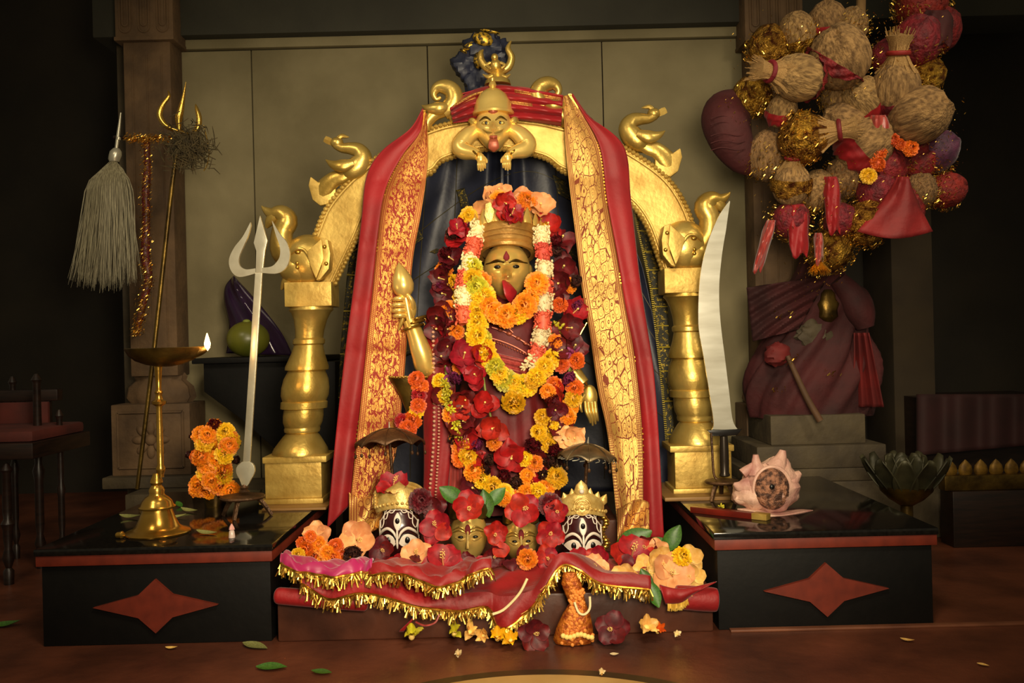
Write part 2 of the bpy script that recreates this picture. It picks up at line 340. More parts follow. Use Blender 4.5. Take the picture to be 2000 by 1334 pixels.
# ------------------------------------------------------------------ pilasters on the back wall
def pilaster(name, cx, label, cat='pillar', base=True, captop=0, capbot=76):
    Y = .82; c = at(cx, 500, Y); o = thing(name, (c.x, Y, .185 if base else .2), label, cat); x = c.x
    hw = S(46, Y); z0 = at(cx, 735, Y).z; z1 = at(cx, capbot, Y).z
    s = MB().box((x - hw, Y, z0), (x + hw, YW, z1)).build('shaft', STONE, o, bev=.006)
    for k in (-1, 0, 1):
        MB().tube([V(x + k * hw * .62, Y - .001, z0 + .05), V(x + k * hw * .62, Y - .001, z1 - .06)], .0035, 6).build('fillet', STONE, s)
    hc = S(57, Y); zc = 2.35
    cp = MB().box((x - hc, Y - .02, z1), (x + hc, YW, zc)).build('capital', STONE, o, bev=.008)
    for k in (-1, 0, 1):                                                 # hanging U-shaped mouldings
        for rr, zz in ((.020, .020), (.010, .034)):
            xc = x + k * hc * .64
            p = [V(xc - rr, Y - .022, zc)] + [V(xc - rr * math.cos(a), Y - .022, z1 + zz + .02 - rr * math.sin(a)) for a in [PI * i / 10 for i in range(11)]] + [V(xc + rr, Y - .022, zc)]
            MB().tube(p, .0042, 6).build('moulding', STONE, cp)
    MB().box((x - hc * 1.02, Y - .026, z1 - .012), (x + hc * 1.02, YW, z1 + .004)).build('necking', STONE, o, bev=.004)
    if base:
        zv = at(cx, 788, Y).z
        prof = [(hw * 1.3, zv), (hw * 1.45, zv + .02), (hw * 1.35, zv + .06), (hw * 1.05, zv + .085), (hw * 1.1, zv + .1), (hw * .98, z0 + .01)]
        v = MB(); n = 40
        v.rings([[V(x + r * (1 + .05 * math.cos(12 * 2 * PI * j / n)) * math.cos(2 * PI * j / n), Y + .065 + .5 * r * (1 + .05 * math.cos(12 * 2 * PI * j / n)) * math.sin(2 * PI * j / n), z) for j in range(n)] for r, z in prof])
        v.build('fluted_vase', STONE, o)
        hb = S(76, Y); zb = at(cx, 925, Y).z
        b = MB().box((x - hb, Y - .05, zb), (x + hb, YW, zv)).build('base_block', STONE, o, bev=.005)
        f = MB(); a = hb * .82; zl, zh = zb + .03, zv - .03
        for (p, q) in (((-a, zl), (a, zl)), ((a, zl), (a, zh)), ((a, zh), (-a, zh)), ((-a, zh), (-a, zl))):
            f.tube([V(x + p[0], Y - .052, p[1]), V(x + q[0], Y - .052, q[1])], .006, 6)
        f.build('carved_frame', STONE, b)
        f = MB(); zc_ = (zl + zh) / 2
        for k in range(8):
            an = 2 * PI * k / 8; f.ball((x + .045 * math.cos(an), Y - .05, zc_ + .045 * math.sin(an)), (.028, .012, .016), M=Matrix.Rotation(-an, 3, 'Y'), segs=10, rings=6)
        f.ball((x, Y - .05, zc_), (.022, .018, .022)); f.build('carved_flower', STONE, b)
        MB().box((x - hb * 1.15, Y - .09, .186), (x + hb * 1.15, YW, zb)).build('foot', STONED, o, bev=.006)
    return o
pilaster('stone_pilaster', 296, 'brown carved stone pilaster on the wall behind the white whisk')
pilaster('stone_pilaster', 1520, 'carved stone pilaster on the wall behind the bunch of coconuts')

# ------------------------------------------------------------------ the two black blocks and the middle step
def star(cx, cy, hw, hh):
    k = .22
    return [(-hw, 0), (-hw * k * 1.25, hh * .42), (0, hh), (hw * k * 1.25, hh * .42), (hw, 0), (hw * k * 1.25, -hh * .42), (0, -hh), (-hw * k * 1.25, -hh * .42)]
def block(x0, x1, y1, label):
    y0 = -.516; o = thing('altar_block', ((x0 + x1) / 2, y0, 0), label, 'plinth', 'black altar blocks')
    MB().box((x0 + .008, y0 + .012, 0), (x1 - .008, y1 - .01, ZB - .042)).build('body', BLACKST, o, bev=.003)
    MB().box((x0, y0, ZB - .042), (x1, y1, ZB - .017)).build('red_band', REDST, o, bev=.002, label='dull red stone band below the top slab')
    MB().box((x0 - .003, y0 - .004, ZB - .017), (x1 + .003, y1, ZB)).build('top_slab', GRANITE, o, bev=.004)
    cx = (x0 + x1) / 2; cz = (ZB - .05) / 2
    MB().prism([(cx + a, cz + b) for a, b in star(0, 0, .148, .064)], y0 + .001, y0 + .02, px=False).build('star_inlay', REDST, o, label='red four-pointed star on the front')
block(-1.142, -.581, .32, 'black altar block with red star, under the oil lamp and silver trident')
block(.468, .996, .32, 'black altar block with red star, under the conch shell and sword')
st = thing('altar_step', (-.06, -.5, 0), 'low worn brown stone step between the two black blocks', 'step')
MB().box((-.573, -.512, 0), (.462, .40, ZC)).build('tread', STEPM, st, bev=.006)
pd = MB().box((-.40, -.10, ZC), (.285, .34, .19)).build('idol_pedestal', STEPM, bev=.006)
tag(pd, 'plain stone pedestal under the goddess behind the masks', 'pedestal')

# ------------------------------------------------------------------ golden arch
YA = .06
arch = thing('shrine_arch', at(960, 975, YA), 'golden throne arch with turned pillars, birds and monster heads around the goddess', 'arch')
def pillar(fx, fy, tag_):
    g = arch
    def P(cx, y, hw): return (fx(cx, y), fy(y), hw)
    cxm = lambda y: 580 + (975 - y) * 31 / 410
    prof = [(600, 41), (606, 43), (611, 38), (625, 32), (645, 28), (660, 27), (664, 31), (671, 31), (674, 28), (690, 32), (706, 38), (716, 42), (722, 42), (724, 36), (727, 37), (740, 43), (757, 46), (772, 46), (783, 42), (785, 45), (797, 45), (799, 38), (812, 39), (824, 38), (832, 35), (834, 34), (838, 35), (843, 34), (845, 30), (852, 36), (862, 43), (874, 51), (881, 54), (886, 54)]
    p = MB().pxlathe([P(cxm(y), y, w) for y, w in prof], YA, 36).build('pillar', GOLD, g)
    def slab(y0, y1, hw, name, dep):
        a = at(fx(cxm(y1), y1), fy(y1), YA); b = at(fx(cxm(y0), y0), fy(y0), YA); w = S(hw, YA); cx = (a.x + b.x) / 2
        MB().box((cx - w, YA - dep, a.z), (cx + w, YA + dep, b.z)).build(name, GOLDP, p, bev=.003)
    slab(553, 600, 45, 'capital_block', .062); slab(886, 898, 61, 'base_plate', .075); slab(898, 966, 54, 'plinth', .068); slab(966, 976, 61, 'foot_plate', .078)
    return p
idl = lambda x, y: x
pillar(idl, lambda y: y, 'l')
RX = lambda x, y: 1925 - x + (y - 553) * .0
pillar(lambda x, y: 1948 - x - (975 - y) * .004, lambda y: y - 27 + (y - 553) * .017, 'r')

pairs = [((570, 553), (655, 553)), ((598, 505), (672, 516)), ((616, 455), (698, 462)), ((640, 402), (724, 405)), ((690, 345), (765, 368)), ((758, 292), (812, 345)), ((830, 255), (842, 338)), ((890, 239), (868, 312)), ((965, 231), (965, 290)),
         ((1040, 235), (1062, 308)), ((1095, 244), (1098, 334)), ((1165, 262), (1140, 350)), ((1235, 297), (1190, 372)), ((1302, 346), (1232, 398)), ((1340, 402), (1262, 440)), ((1362, 468), (1284, 498)), ((1376, 527), (1294, 527))]
A = smooth([p[0] for p in pairs], 120); B = smooth([p[1] for p in pairs], 120)
A3 = [at(x, y, YA - .014) for x, y in A]; B3 = [at(x, y, YA - .014) for x, y in B]
ap = MB().strip(A3, B3, th=.03).build('arch_panel', GOLDP, arch, bev=0)
for nm, line, k in (('outer_rib', A3, .1), ('inner_rib', B3, .9)):
    q = [a + (b - a) * k + V(0, -.003, 0) for a, b in zip(A3, B3)]
    MB().tube(q, .004, 6).build(nm, GOLDP, ap)
sm = MB()
for line in (A3, B3):
    for p in even(line, .0135): sm.ball(p + V(0, .004, 0), (.0085, .012, .0085), segs=8, rings=5)
sm.build('scalloped_edge', GOLDP, ap, kind='stuff')

# monster heads with raised trunks
def makara(fx):
    Y = YA - .03
    def a(x, y, dy=0): X, Y2 = fx(x, y); return at(X, Y2, Y + dy)
    g = MB()
    def hf(u): return 1 + .12 * max(0, -u.z) - .1 * u.x * u.x
    g.ball(a(602, 505), (S(52, Y), .055, S(47, Y)), segs=24, rings=16, fn=hf)
    g.ball(a(583, 525), (S(38, Y), .05, S(32, Y)), segs=20, rings=12)
    g.tube([a(585, 535), a(565, 548), a(556, 556), a(549, 566)], [S(20, Y), S(15, Y), S(9, Y), S(1.5, Y)], 10, n=12)
    h = g.build('monster_head', GOLD, arch)
    t = MB().tube([a(575, 510), a(553, 490), a(551, 455), a(561, 432), a(549, 418), a(530, 417), a(516, 408), a(511, 402)], [S(24, Y), S(25, Y), S(21, Y), S(21, Y), S(18, Y), S(12, Y), S(5, Y), S(1, Y)], 14, n=30)
    t.tube([a(540, 420), a(528, 432), a(520, 445)], [S(14, Y), S(11, Y), S(3, Y)], 10, n=10)
    t.build('trunk', GOLD, h)
    e = MB().prism([fx(*p) for p in ((598, 492), (628, 465), (632, 505), (617, 545), (606, 520))], Y - .068, Y - .045); e.build('ear', GOLDP, h, bev=.004)
    MB().ball(a(583, 493, -.046), (S(7, Y), .012, S(5, Y))).build('eye', BRASS, h)
    MB().tube([a(566, 497, -.046), a(580, 486, -.055), a(596, 490, -.058), a(612, 520, -.062), a(618, 545, -.055)], [.003, .005, .005, .004, .002], 8, n=18).build('brow', GOLD, h)
    MB().prism([fx(*p) for p in ((626, 463), (640, 468), (645, 495), (642, 525), (626, 545), (617, 548), (628, 520), (631, 490))], Y - .064, Y - .01).build('collar', GOLDP, h, bev=.003)
    for x, y in ((634, 482), (637, 515), (581, 514), (581, 522)): MB().ball(a(x, y, -.05 if x < 600 else -.064), S(4.2, Y), segs=10, rings=6).build('rivet', BRASS, h)
makara(lambda x, y: (x, y))
makara(lambda x, y: (1937 - x, y - 27))

def swan(fx):
    Y = YA - .005
    def a(x, y, dy=0): X, Y2 = fx(x, y); return at(X, Y2, Y + dy)
    p = lambda k: S(k, Y)
    g = MB().tube([a(663, 347), a(682, 338), a(700, 325), a(708, 308), a(700, 294), a(684, 290), a(668, 289), a(656, 282)], [p(8), p(20), p(22), p(19), p(15), p(12), p(9.5), p(9)], 16, n=34)
    g.ball(a(658, 279), (p(13), p(11), p(11)))
    b = g.build('swan', GOLD, arch)
    MB().tube([a(650, 279), a(640, 274), a(634, 271)], [p(6), p(7), p(6)], 4, flat=.5).build('beak', GOLDP, b)
    MB().tube([a(660, 272), a(667, 266), a(676, 267), a(682, 268)], [p(5), p(5), p(3), p(.8)], 8, n=10).build('crest', GOLD, b)
    MB().tube([a(636, 312, -.02), a(650, 321, -.03), a(668, 324, -.034), a(690, 318, -.03)], [p(1), p(8), p(13), p(8)], 12, n=16, flat=.6).build('wing', GOLD, b)
    MB().tube([a(684, 335, -.01), a(668, 345, -.012), a(650, 352, -.01), a(632, 372), a(622, 392)], [p(14), p(15), p(16), p(20), p(12)], 12, n=20, flat=.5).build('rump', GOLD, b)
    MB().prism([fx(*q) for q in ((655, 352), (640, 350), (622, 356), (606, 344), (602, 362), (610, 390), (625, 402), (640, 398), (656, 385))], Y - .012, Y + .012).build('tail', GOLDP, b, bev=.005)
swan(lambda x, y: (x, y))
swan(lambda x, y: (1935 - x, y - 57 + (660 - x) * .02))

def curl(fx):
    Y = YA - .02
    def a(x, y, dy=0): X, Y2 = fx(x, y); return at(X, Y2, Y + dy)
    p = lambda k: S(k, Y)
    sp = [a(866, 222), a(878, 212), a(888, 196), a(883, 178), a(868, 170), a(853, 173), a(847, 185), (a(853, 194)), a(861, 190)]
    b = MB().tube(sp, [p(14), p(18), p(19), p(17), p(15), p(11), p(7), p(5), p(3)], 16, n=40).build('scroll_bird', GOLD, arch)
    MB().tube([a(824, 206, -.01), a(838, 212, -.015), a(858, 212, -.018), a(874, 208, -.015)], [p(1), p(9), p(13), p(8)], 12, n=16).build('wing', GOLD, b)
    MB().tube([a(872, 214), a(850, 222), a(835, 238), a(832, 256)], [p(14), p(14), p(12), p(8)], 12, n=14).build('tail', GOLD, b)
    MB().tube([a(876, 214), a(884, 226), a(888, 240)], [p(12), p(10), p(7)], 12, n=10).build('foot', GOLD, b)
curl(lambda x, y: (x, y))
curl(lambda x, y: (1938 - x, y - 6))

# ------------------------------------------------------------------ heads and hands
def G(x, s): return math.exp(-(x / s) ** 2)
def head_mesh(c, w, d, h, nose=1.0, mouth=1.0, brow=1.0, segs=56, rings=44, jaw=.34, amp=1.0):
    """one continuous head looking along -Y: w, d, h are half sizes"""
    c = Vector(c); rs = []
    for i in range(rings + 1):
        th = PI * i / rings; row = []
        for j in range(segs):
            ph = 2 * PI * j / segs; st = max(math.sin(th), 1e-4); x, y, z = st * math.cos(ph), st * math.sin(ph), -math.cos(th)
            k = 1 - jaw * max(0, -z) ** 1.6; x2 = x * k
            f = 0
            if y < 0:
                ax = abs(x2)
                f += nose * .30 * G(x2, .10 + .05 * max(0, .2 - z)) * G(z + .10, .22) * (1 if z < .15 else .6)
                f += nose * .10 * G(ax - .11, .07) * G(z + .2, .07)
                f += brow * .07 * G(ax - .36, .24) * G(z - .24 + (ax - .36) ** 2 * .4, .07)
                f -= .10 * G(ax - .36, .17) * G(z - .10, .10)
                f += mouth * .10 * G(x2, .22) * G(z + .44, .06) + mouth * .09 * G(x2, .17) * G(z + .57, .06) - .05 * G(x2, .24) * G(z + .505, .03)
                f += .07 * G(x2, .16) * G(z + .80, .12) + .05 * G(ax - .42, .18) * G(z + .2, .18)
            row.append(c + V(x2 * w, (y - f * amp) * d if y < 0 else y * d, z * h))
        rs.append(row)
    return MB().rings(rs)
def eyes(par, c, w, d, h, wm, pm, sc_=1.0):
    for s in (-1, 1):
        e = MB().ball(V(c.x + s * w * .36, c.y - d * .82, c.z + h * .10), (w * .17 * sc_, d * .10, h * .075 * sc_), segs=14, rings=8).build('eye', wm, par)
        MB().ball(V(c.x + s * w * .36, c.y - d * .905, c.z + h * .10), (w * .055 * sc_, d * .035, h * .05 * sc_), segs=10, rings=6).build('pupil', pm, e)

# guardian face at the crown of the arch
Y = YA - .05; c = at(964, 252, Y); w, d, h = S(37, Y), .055, S(45, Y)
kf = head_mesh(c, w, d, h, jaw=.46, amp=1.1, mouth=.5, nose=1.1).build('guardian_face', GOLDF, arch)
eyes(kf, c, w, d, h, GOLD, BLACK, 1.5)
for s in (-1, 1):
    MB().tube([c + V(s * w * .12, -d * 1.0, h * .18), c + V(s * w * .4, -d * 1.0, h * .33), c + V(s * w * .72, -d * .74, h * .22)], [.002, .003, .001], 8, n=12).build('eyebrow', BRASSD, kf)
    MB().tube([c + V(s * w * .05, -d * 1.15, -h * .36), c + V(s * w * .35, -d * 1.05, -h * .30), c + V(s * w * .55, -d * .85, -h * .16)], [.002, .003, .001], 8, n=12).build('moustache', GOLD, kf)
    MB().tube([c + V(s * w * .9, 0, h * .12), c + V(s * w * 1.12, -.005, h * .34), c + V(s * w * 1.32, 0, h * .36)], [.010, .012, .003], 8, n=10).build('ear', GOLD, kf)
    q = [c + V(s * w * .82, .0, -h * .02), c + V(s * w * 1.35, -.01, -h * .30), c + V(s * w * 1.72, -.018, -h * .72), c + V(s * w * 1.60, -.028, -h * 1.0), c + V(s * w * 1.1, -.042, -h * 1.15), c + V(s * w * .80, -.05, -h * 1.28)]
    ar = MB().tube(q, [S(13, Y), S(17, Y), S(19, Y), S(17, Y), S(13, Y), S(10, Y)], 16, n=26).build('arm', GOLDF, kf)
    MB().tube([c + V(s * w * (.98 + .14 * math.cos(k)), -.047 + .016 * math.sin(k) , -h * (1.2 + .12 * math.cos(k) * -1)) for k in [2 * PI * i / 16 for i in range(17)]], .0035, 6).build('bangle', BRASS, ar)
    hc = c + V(s * w * .70, -.052, -h * 1.42); hd = MB().ball(hc, (.013, .009, .016), segs=12, rings=8)
    for k in range(5):
        x0 = -.010 + .005 * k; L = (.022, .028, .030, .027, .018)[k]
        if k == 4: hd.tube([hc + V(-s * .009, -.003, .004), hc + V(-s * .017, -.006, -.006), hc + V(-s * .018, -.008, -.015)], [.0042, .0038, .0025], 8, n=6)
        else: hd.tube([hc + V(s * x0, -.002, -.006), hc + V(s * x0 * 1.25, -.009, -.02), hc + V(s * x0 * 1.3, -.006, -.008 - L)], [.0042, .004, .0024], 8, n=7)
    hd.build('hand', GOLDF, ar)
MB().ball(c + V(0, -d * .35, h * .62), (w * .35, d * .62, h * .25)).build('tilak', COPPER, kf)
hat = MB().lathe([(w * 1.08, 0), (w * 1.12, .006), (w * 1.04, .012), (w * .96, .035), (w * .72, .060), (w * .40, .074), (w * .16, .080), (w * .22, .087), (w * .17, .096), (w * .09, .100), (w * .12, .107), (.002, .112)], c + V(0, .004, h * .62), 28).build('helmet', GOLDF, kf)
MB().tube([c + V(w * .17, -d * 1.05, -h * .52), c + V(0, -d * 1.12, -h * .54), c + V(-w * .17, -d * 1.05, -h * .52)], .004, 8, n=10).build('lips', COPPER, kf)
MB().tube([c + V(0, -d * .92, -h * .55), c + V(0, -d * 1.15, -h * .75), c + V(0, -d * 1.1, -h * 1.0), c + V(0, -d * .95, -h * 1.14)], [w * .18, w * .24, w * .27, w * .07], 12, n=14, flat=.25).build('tongue', COPPER, kf)

# crest on the very top: bell foot, horned crescent and a small figure
Y = YA; p = lambda k: S(k, Y)
cr = MB().pxlathe([(972, 166, 26), (972, 158, 24), (972, 152, 17), (971, 146, 15), (971, 140, 22), (971, 134, 13)], Y, 24).build('crest', GOLD, arch)
for s, tip in ((-1, [(966, 140), (950, 132), (940, 118), (939, 104), (944, 97)]), (1, [(976, 140), (993, 131), (999, 112), (992, 95), (998, 80)])):
    MB().tube(pts(tip, Y - .01), [p(8), p(8), p(7), p(5.5), p(1.5)], 10, n=18).build('horn', GOLD, cr)
    MB().tube(pts([(970 + s * 8, 148), (970 + s * 18, 150), (970 + s * 27, 145)], Y - .015), [p(5), p(4), p(1)], 8, n=8).build('leaf', GOLD, cr)
f = MB(); f.ball(at(968, 127, Y - .02), (p(11), p(9), p(12))); f.ball(at(966, 112, Y - .022), (p(7), p(7), p(7.5))); f.tube(pts([(958, 122), (950, 127), (957, 133)], Y - .03), p(3), 8, n=8); f.tube(pts([(977, 122), (986, 127), (979, 133)], Y - .03), p(3), 8, n=8)
f.build('small_figure', GOLD, cr)
# boards under the pillars
for x0, x1, py in ((515, 640, 985), (1296, 1440, 972)):
    a = at(x0, py, -.06); b = at(x1, py, -.06)
    o = MB().box((a.x, -.085, ZB), (b.x, .20, at(580, 976, YA).z if x0 < 900 else at(1345, 955, YA).z)).build('pillar_board', BOARD, bev=.002)
    tag(o, 'flat wooden board under the foot of the arch pillar beside the silver trident' if x0 < 900 else 'flat wooden board under the foot of the arch pillar behind the sword', 'board')

# ------------------------------------------------------------------ navy curtain hung inside the arch
cur = thing('navy_curtain', at(960, 900, .24), 'dark navy silk curtain with gold motifs gathered behind the goddess', 'curtain')
TOP = (980, 262)
def curt(u, v):
    x = 655 + 665 * u; k = min(1, v * 1.15) ** .8
    px = TOP[0] + (x - TOP[0]) * (.80 + .20 * k); arch_y = 255 + 260 * (abs(u - .5) * 2) ** 2.6
    py = arch_y + (960 - arch_y) * v
    ang = (u - .5) * 36 * (1 + 1.6 * (1 - v) * G(u - .5, .3))
    fold = .012 * math.sin(ang * 1.1 + 2 * math.sin(ang * .35)) * (1 - .45 * v) + .018 * math.sin(u * 9 + v * 2.5)
    return at(px, py, .26 + fold + .02 * v)
MB().sheet(curt, 150, 60, us=1, vs=1).build('cloth', NAVY, cur, solid=.003)
# gold check lines and woven motifs lie on the silk
cl = MB()
for v0 in (.16, .30, .46, .64):
    cl.tube([curt(i / 60, v0 + .05 * math.sin(i * .13)) + V(0, -.004, 0) for i in range(61)], .0011, 4)
for u0 in (.12, .22, .33, .68, .79, .9):
    cl.tube([curt(u0, .06 + .9 * i / 40) + V(0, -.004, 0) for i in range(41)], .0011, 4)
cl.build('check_lines', mat('dull_gold_thread', (74, 66, 34), .5, .3), cur)
for u0, v0, w, h in ((.355, .175, .018, .055), (.27, .30, .015, .014), (.285, .42, .02, .07), (.19, .55, .02, .06), (.70, .13, .03, .05), (.23, .52, .02, .03), (.72, .30, .02, .05), (.20, .22, .02, .04), (.76, .48, .02, .05)):
    MB().sheet(lambda u, v: curt(u0 + (u - .5) * w * 1.6 + (v - .5) * .02, v0 + (v - .5) * h) + V(0, -.005, 0), 6, 8, us=.5, vs=.12).build('woven_motif', NAVYZ, cur, solid=.0012)
def border(side):
    e = [(1236, 395), (1255, 480), (1272, 560), (1282, 640), (1293, 740), (1304, 870)]; f = [(1262, 408), (1284, 480), (1300, 560), (1306, 640), (1312, 740), (1318, 870)]
    if side < 0: e = [(707, 465), (700, 520), (690, 600), (682, 700), (676, 800), (672, 880)]; f = [(690, 480), (680, 520), (672, 600), (664, 700), (660, 800), (655, 880)]
    b = MB().sheet(lambda u, v: at(*[a + (c - a) * u for a, c in zip(crom(e, v), crom(f, v))], .19 + .004 * math.sin(v * 30)), 6, 60, us=.6, vs=1).build('zari_border', NAVYZ, cur, solid=.002)
    g = MB()
    for p in even([at(x, y, .187) for x, y in e], .006): g.add([p + V(-.006, 0, .001), p + V(.002, 0, .001), p + V(.002, 0, -.001), p + V(-.006, 0, -.001)], [(0, 1, 2, 3)])
    for k in range(11 if side > 0 else 6):
        t = (k + .5) / (11 if side > 0 else 6); a = at(*crom(e, t), .186); c_ = at(*crom(f, t), .186); g.tube([a, c_], .0022, 5)
    g.build('gold_ladder', mat('yellow_thread', (172, 150, 40), .5, .3), b, kind='stuff')
border(1); border(-1)
# knot of the same cloth bunched over the crest
k = MB(); Yk = .20
for x, y, rx, ry, sd in ((945, 100, 42, 36, 1), (915, 128, 34, 30, 2), (935, 150, 32, 42, 3), (970, 105, 26, 34, 4), (896, 122, 15, 15, 5), (950, 78, 26, 16, 6)):
    k.ball(at(x, y, Yk), (S(rx, Yk), S(rx, Yk) * .7, S(ry, Yk)), segs=26, rings=18, fn=lambda u: 1 + .10 * math.sin(9 * u.x + 5 * u.z + sd) + .07 * math.sin(13 * u.z - 7 * u.x + sd * 2))
k.tube(pts([(940, 170), (935, 205), (930, 260)], Yk + .02), [S(34, Yk), S(30, Yk), S(60, Yk)], 20, n=14, flat=.4)
kn = k.build('knot', NAVY, cur)
for x, y, rx, ry, a in ((943, 76, 20, 13, .3), (918, 90, 14, 7, -.4), (934, 118, 9, 16, 0), (957, 62, 20, 3, .2), (905, 100, 8, 3, .5)):
    MB().ball(at(x, y, Yk - .052 if ry > 8 else Yk - .03), (S(rx, Yk), .012, S(ry, Yk)), M=Matrix.Rotation(a, 3, 'Y'), fn=lambda u: 1 + .1 * math.sin(20 * u.x) * math.sin(17 * u.z)).build('gold_motif', mat('yellow_zari', (206, 164, 50), .4, .6, (60, 50, 30), 90, lo=.45, hi=.55), kn)

# ------------------------------------------------------------------ red and gold sari hung over the arch
sari = thing('red_sari', at(960, 1040, -.1), 'red silk sari with wide gold zari hung over both sides of the arch', 'sari')
def drape(outer, mid, inner, Y0, Y1, name, folds, zmat, flip=1):
    def yv(v, py): return Y0 + (Y1 - Y0) * min(1, max(0, (py - 230) / 800)) ** .8
    def fx(a, b, n):
        def f(u, v):
            p = crom(a, v); q = crom(b, v); x = p[0] + (q[0] - p[0]) * u; y = p[1] + (q[1] - p[1]) * u
            Y = yv(v, y)
            fl_ = [150] + list(folds) + [1080]; k_ = max(i for i in range(len(fl_) - 1) if fl_[i] <= y or i == 0); s_ = (y - fl_[k_]) / (fl_[k_ + 1] - fl_[k_]); Y -= (.016 if v > .12 else .13 * v) * abs(math.sin(PI * min(1, max(0, s_)))) ** .7
            Y += .010 * math.sin(u * n + v * 3 + 1) * min(1, v * 3) + .004 * math.sin(u * 2.3 * n + 7 * v)
            return at(x, y, Y)
        return f
    L = math.dist(outer[0], outer[-1])
    r = MB().sheet(fx(outer, mid, 3.2), 14, 90, us=1, vs=1).build(name, SARI, sari, solid=.003)
    z = MB().sheet(fx(mid, inner, 3.6), 24, 110, us=1, vs=1).build('zari_band', zmat, r, solid=.003, label='wide gold brocade border of the sari')
    d = MB()
    for i in range(130):
        v = (i + .5) / 130; a = crom(mid, v); p = at(a[0], a[1], yv(v, a[1]) - .006); d.add([p + V(-.004 * flip, 0, .002), p + V(.005 * flip, 0, .002), p + V(.005 * flip, 0, -.002), p + V(-.004 * flip, 0, -.002)], [(0, 1, 2, 3)])
    d.build('temple_edge', FRINGE, r, kind='stuff')
    return r
drape([(826, 212), (800, 252), (745, 296), (716, 345), (706, 430), (691, 560), (673, 700), (656, 850), (639, 1032)],
      [(828, 216), (820, 258), (785, 305), (752, 372), (738, 460), (726, 580), (712, 720), (698, 850), (684, 985)],
      [(833, 222), (836, 300), (832, 352), (822, 420), (806, 510), (797, 630), (788, 750), (774, 880), (742, 985)], .018, -.13, 'hanging_panel', (350, 482, 600, 692, 845), ZARI2)
drape([(1118, 183), (1150, 226), (1218, 286), (1232, 390), (1249, 540), (1264, 640), (1277, 730), (1287, 860), (1297, 1056)],
      [(1113, 184), (1138, 222), (1172, 288), (1186, 390), (1206, 500), (1222, 600), (1240, 705), (1254, 850), (1256, 1052)],
      [(1100, 188), (1103, 260), (1110, 345), (1124, 460), (1136, 560), (1152, 650), (1168, 760), (1188, 858), (1208, 1050)], .018, -.14, 'hanging_panel', (345, 548, 700, 858), ZARI, -1)
# pleated swag between the scroll birds
def swag(u, v):
    a = [(878, 206), (920, 178), (970, 166), (1020, 172), (1100, 186)]; b = [(885, 240), (920, 236), (970, 232), (1030, 236), (1096, 246)]
    p = crom(a, u); q = crom(b, u); x, y = p[0] + (q[0] - p[0]) * v, p[1] + (q[1] - p[1]) * v
    return at(x, y, .024 + .010 * math.sin(v * 22 + u * 5) - .018 * math.sin(v * PI))
sw = MB().sheet(swag, 60, 40).build('swag', SARI, sari, solid=.003)
for v0, u0, u1 in ((.12, .05, .42), (.22, .1, .3), (.1, .68, .98), (.45, .62, .8)):
    MB().sheet(lambda u, v: swag(u0 + (u1 - u0) * u, v0 + .09 * v) + V(0, -.004, 0), 16, 4, us=1, vs=.1).build('zari_stripe', ZARI, sw, solid=.001)
MB().sheet(lambda u, v: at(890 + 205 * u, 196 - 27 * math.sin(u * PI * .8 + .35) + 4 * v, .03 + .10 * v), 30, 6).build('top_fold', SARI, sw, solid=.003)
# spill of brocade at the feet of the panels
def spill(p0, n, w, h, Y, sd):
    def f(u, v):
        x = p0[0] + w * u; y = p0[1] + h * v + 10 * math.sin(u * n + sd)
        return at(x, y, Y - .05 * v + .018 * math.sin(u * n * 1.7 + v * 4 + sd))
    MB().sheet(f, 30, 16, us=.8, vs=.08).build('brocade_fold', ZARI, sari, solid=.003)
spill((682, 962), 5, 92, 70, -.16, 0); spill((1206, 985), 4, 62, 75, -.17, 2)

# ------------------------------------------------------------------ the goddess
YI = 0.0
idol = thing('goddess_idol', at(985, 995, YI), 'golden-faced goddess idol in red robes and crown standing under the arch', 'idol')
rg = [(985, 995, 108, .098), (985, 930, 105, .096), (985, 850, 100, .092), (985, 780, 92, .088), (987, 725, 80, .080), (990, 675, 80, .082), (990, 640, 86, .080), (990, 615, 78, .066), (990, 597, 40, .05), (990, 580, 30, .042), (990, 560, 30, .04)]
q = smooth(rg, 60); n = 72; rs = []
for i, (cx, py, rx, ry) in enumerate(q):
    c = at(cx, py, YI); lo = max(0, min(1, (py - 720) / 100)); row = []
    for j in range(n):
        a = 2 * PI * j / n; k_ = 1 + lo * .045 * math.sin(a * 17 + .6 * math.sin(py * .02))
        row.append(c + V(S(rx) * k_ * math.cos(a), ry * k_ * math.sin(a), 0))
    rs.append(row)
body = MB().rings(rs).build('robe', ROBE, idol, sharp=80)
# bodice embroidery and pink pleats
e = MB()
def chest(x, y): return at(x, y, YI) + V(0, -.088, 0)
for r0 in ([(962, 640), (985, 648), (1010, 660), (1036, 676)], [(958, 660), (985, 668), (1012, 680), (1034, 694)], [(966, 632), (990, 640), (1002, 650)]):
    e.tube([chest(*p) for p in r0], .0026, 6, n=16)
for x, y, r_ in ((995, 652, 7), (1012, 661, 6), (978, 645, 6), (1026, 671, 5)): e.ball(chest(x, y), (S(r_), .005, S(r_ * .6)), M=Matrix.Rotation(.35, 3, 'Y'), segs=10, rings=6)
for i in range(14): e.ball(chest(962 + i * 5.4, 664 + i * 2.3), .0032, segs=8, rings=5)
e.build('bodice_embroidery', COPPER, body)
MB().sheet(lambda u, v: at(950 + 92 * u, 684 + 44 * v + 22 * u, YI) + V(0, -.09 - .004 * math.sin(v * 26) - .01 * math.sin(u * PI), 0), 16, 40).build('satin_pleats', ROSEC, body, solid=.002)
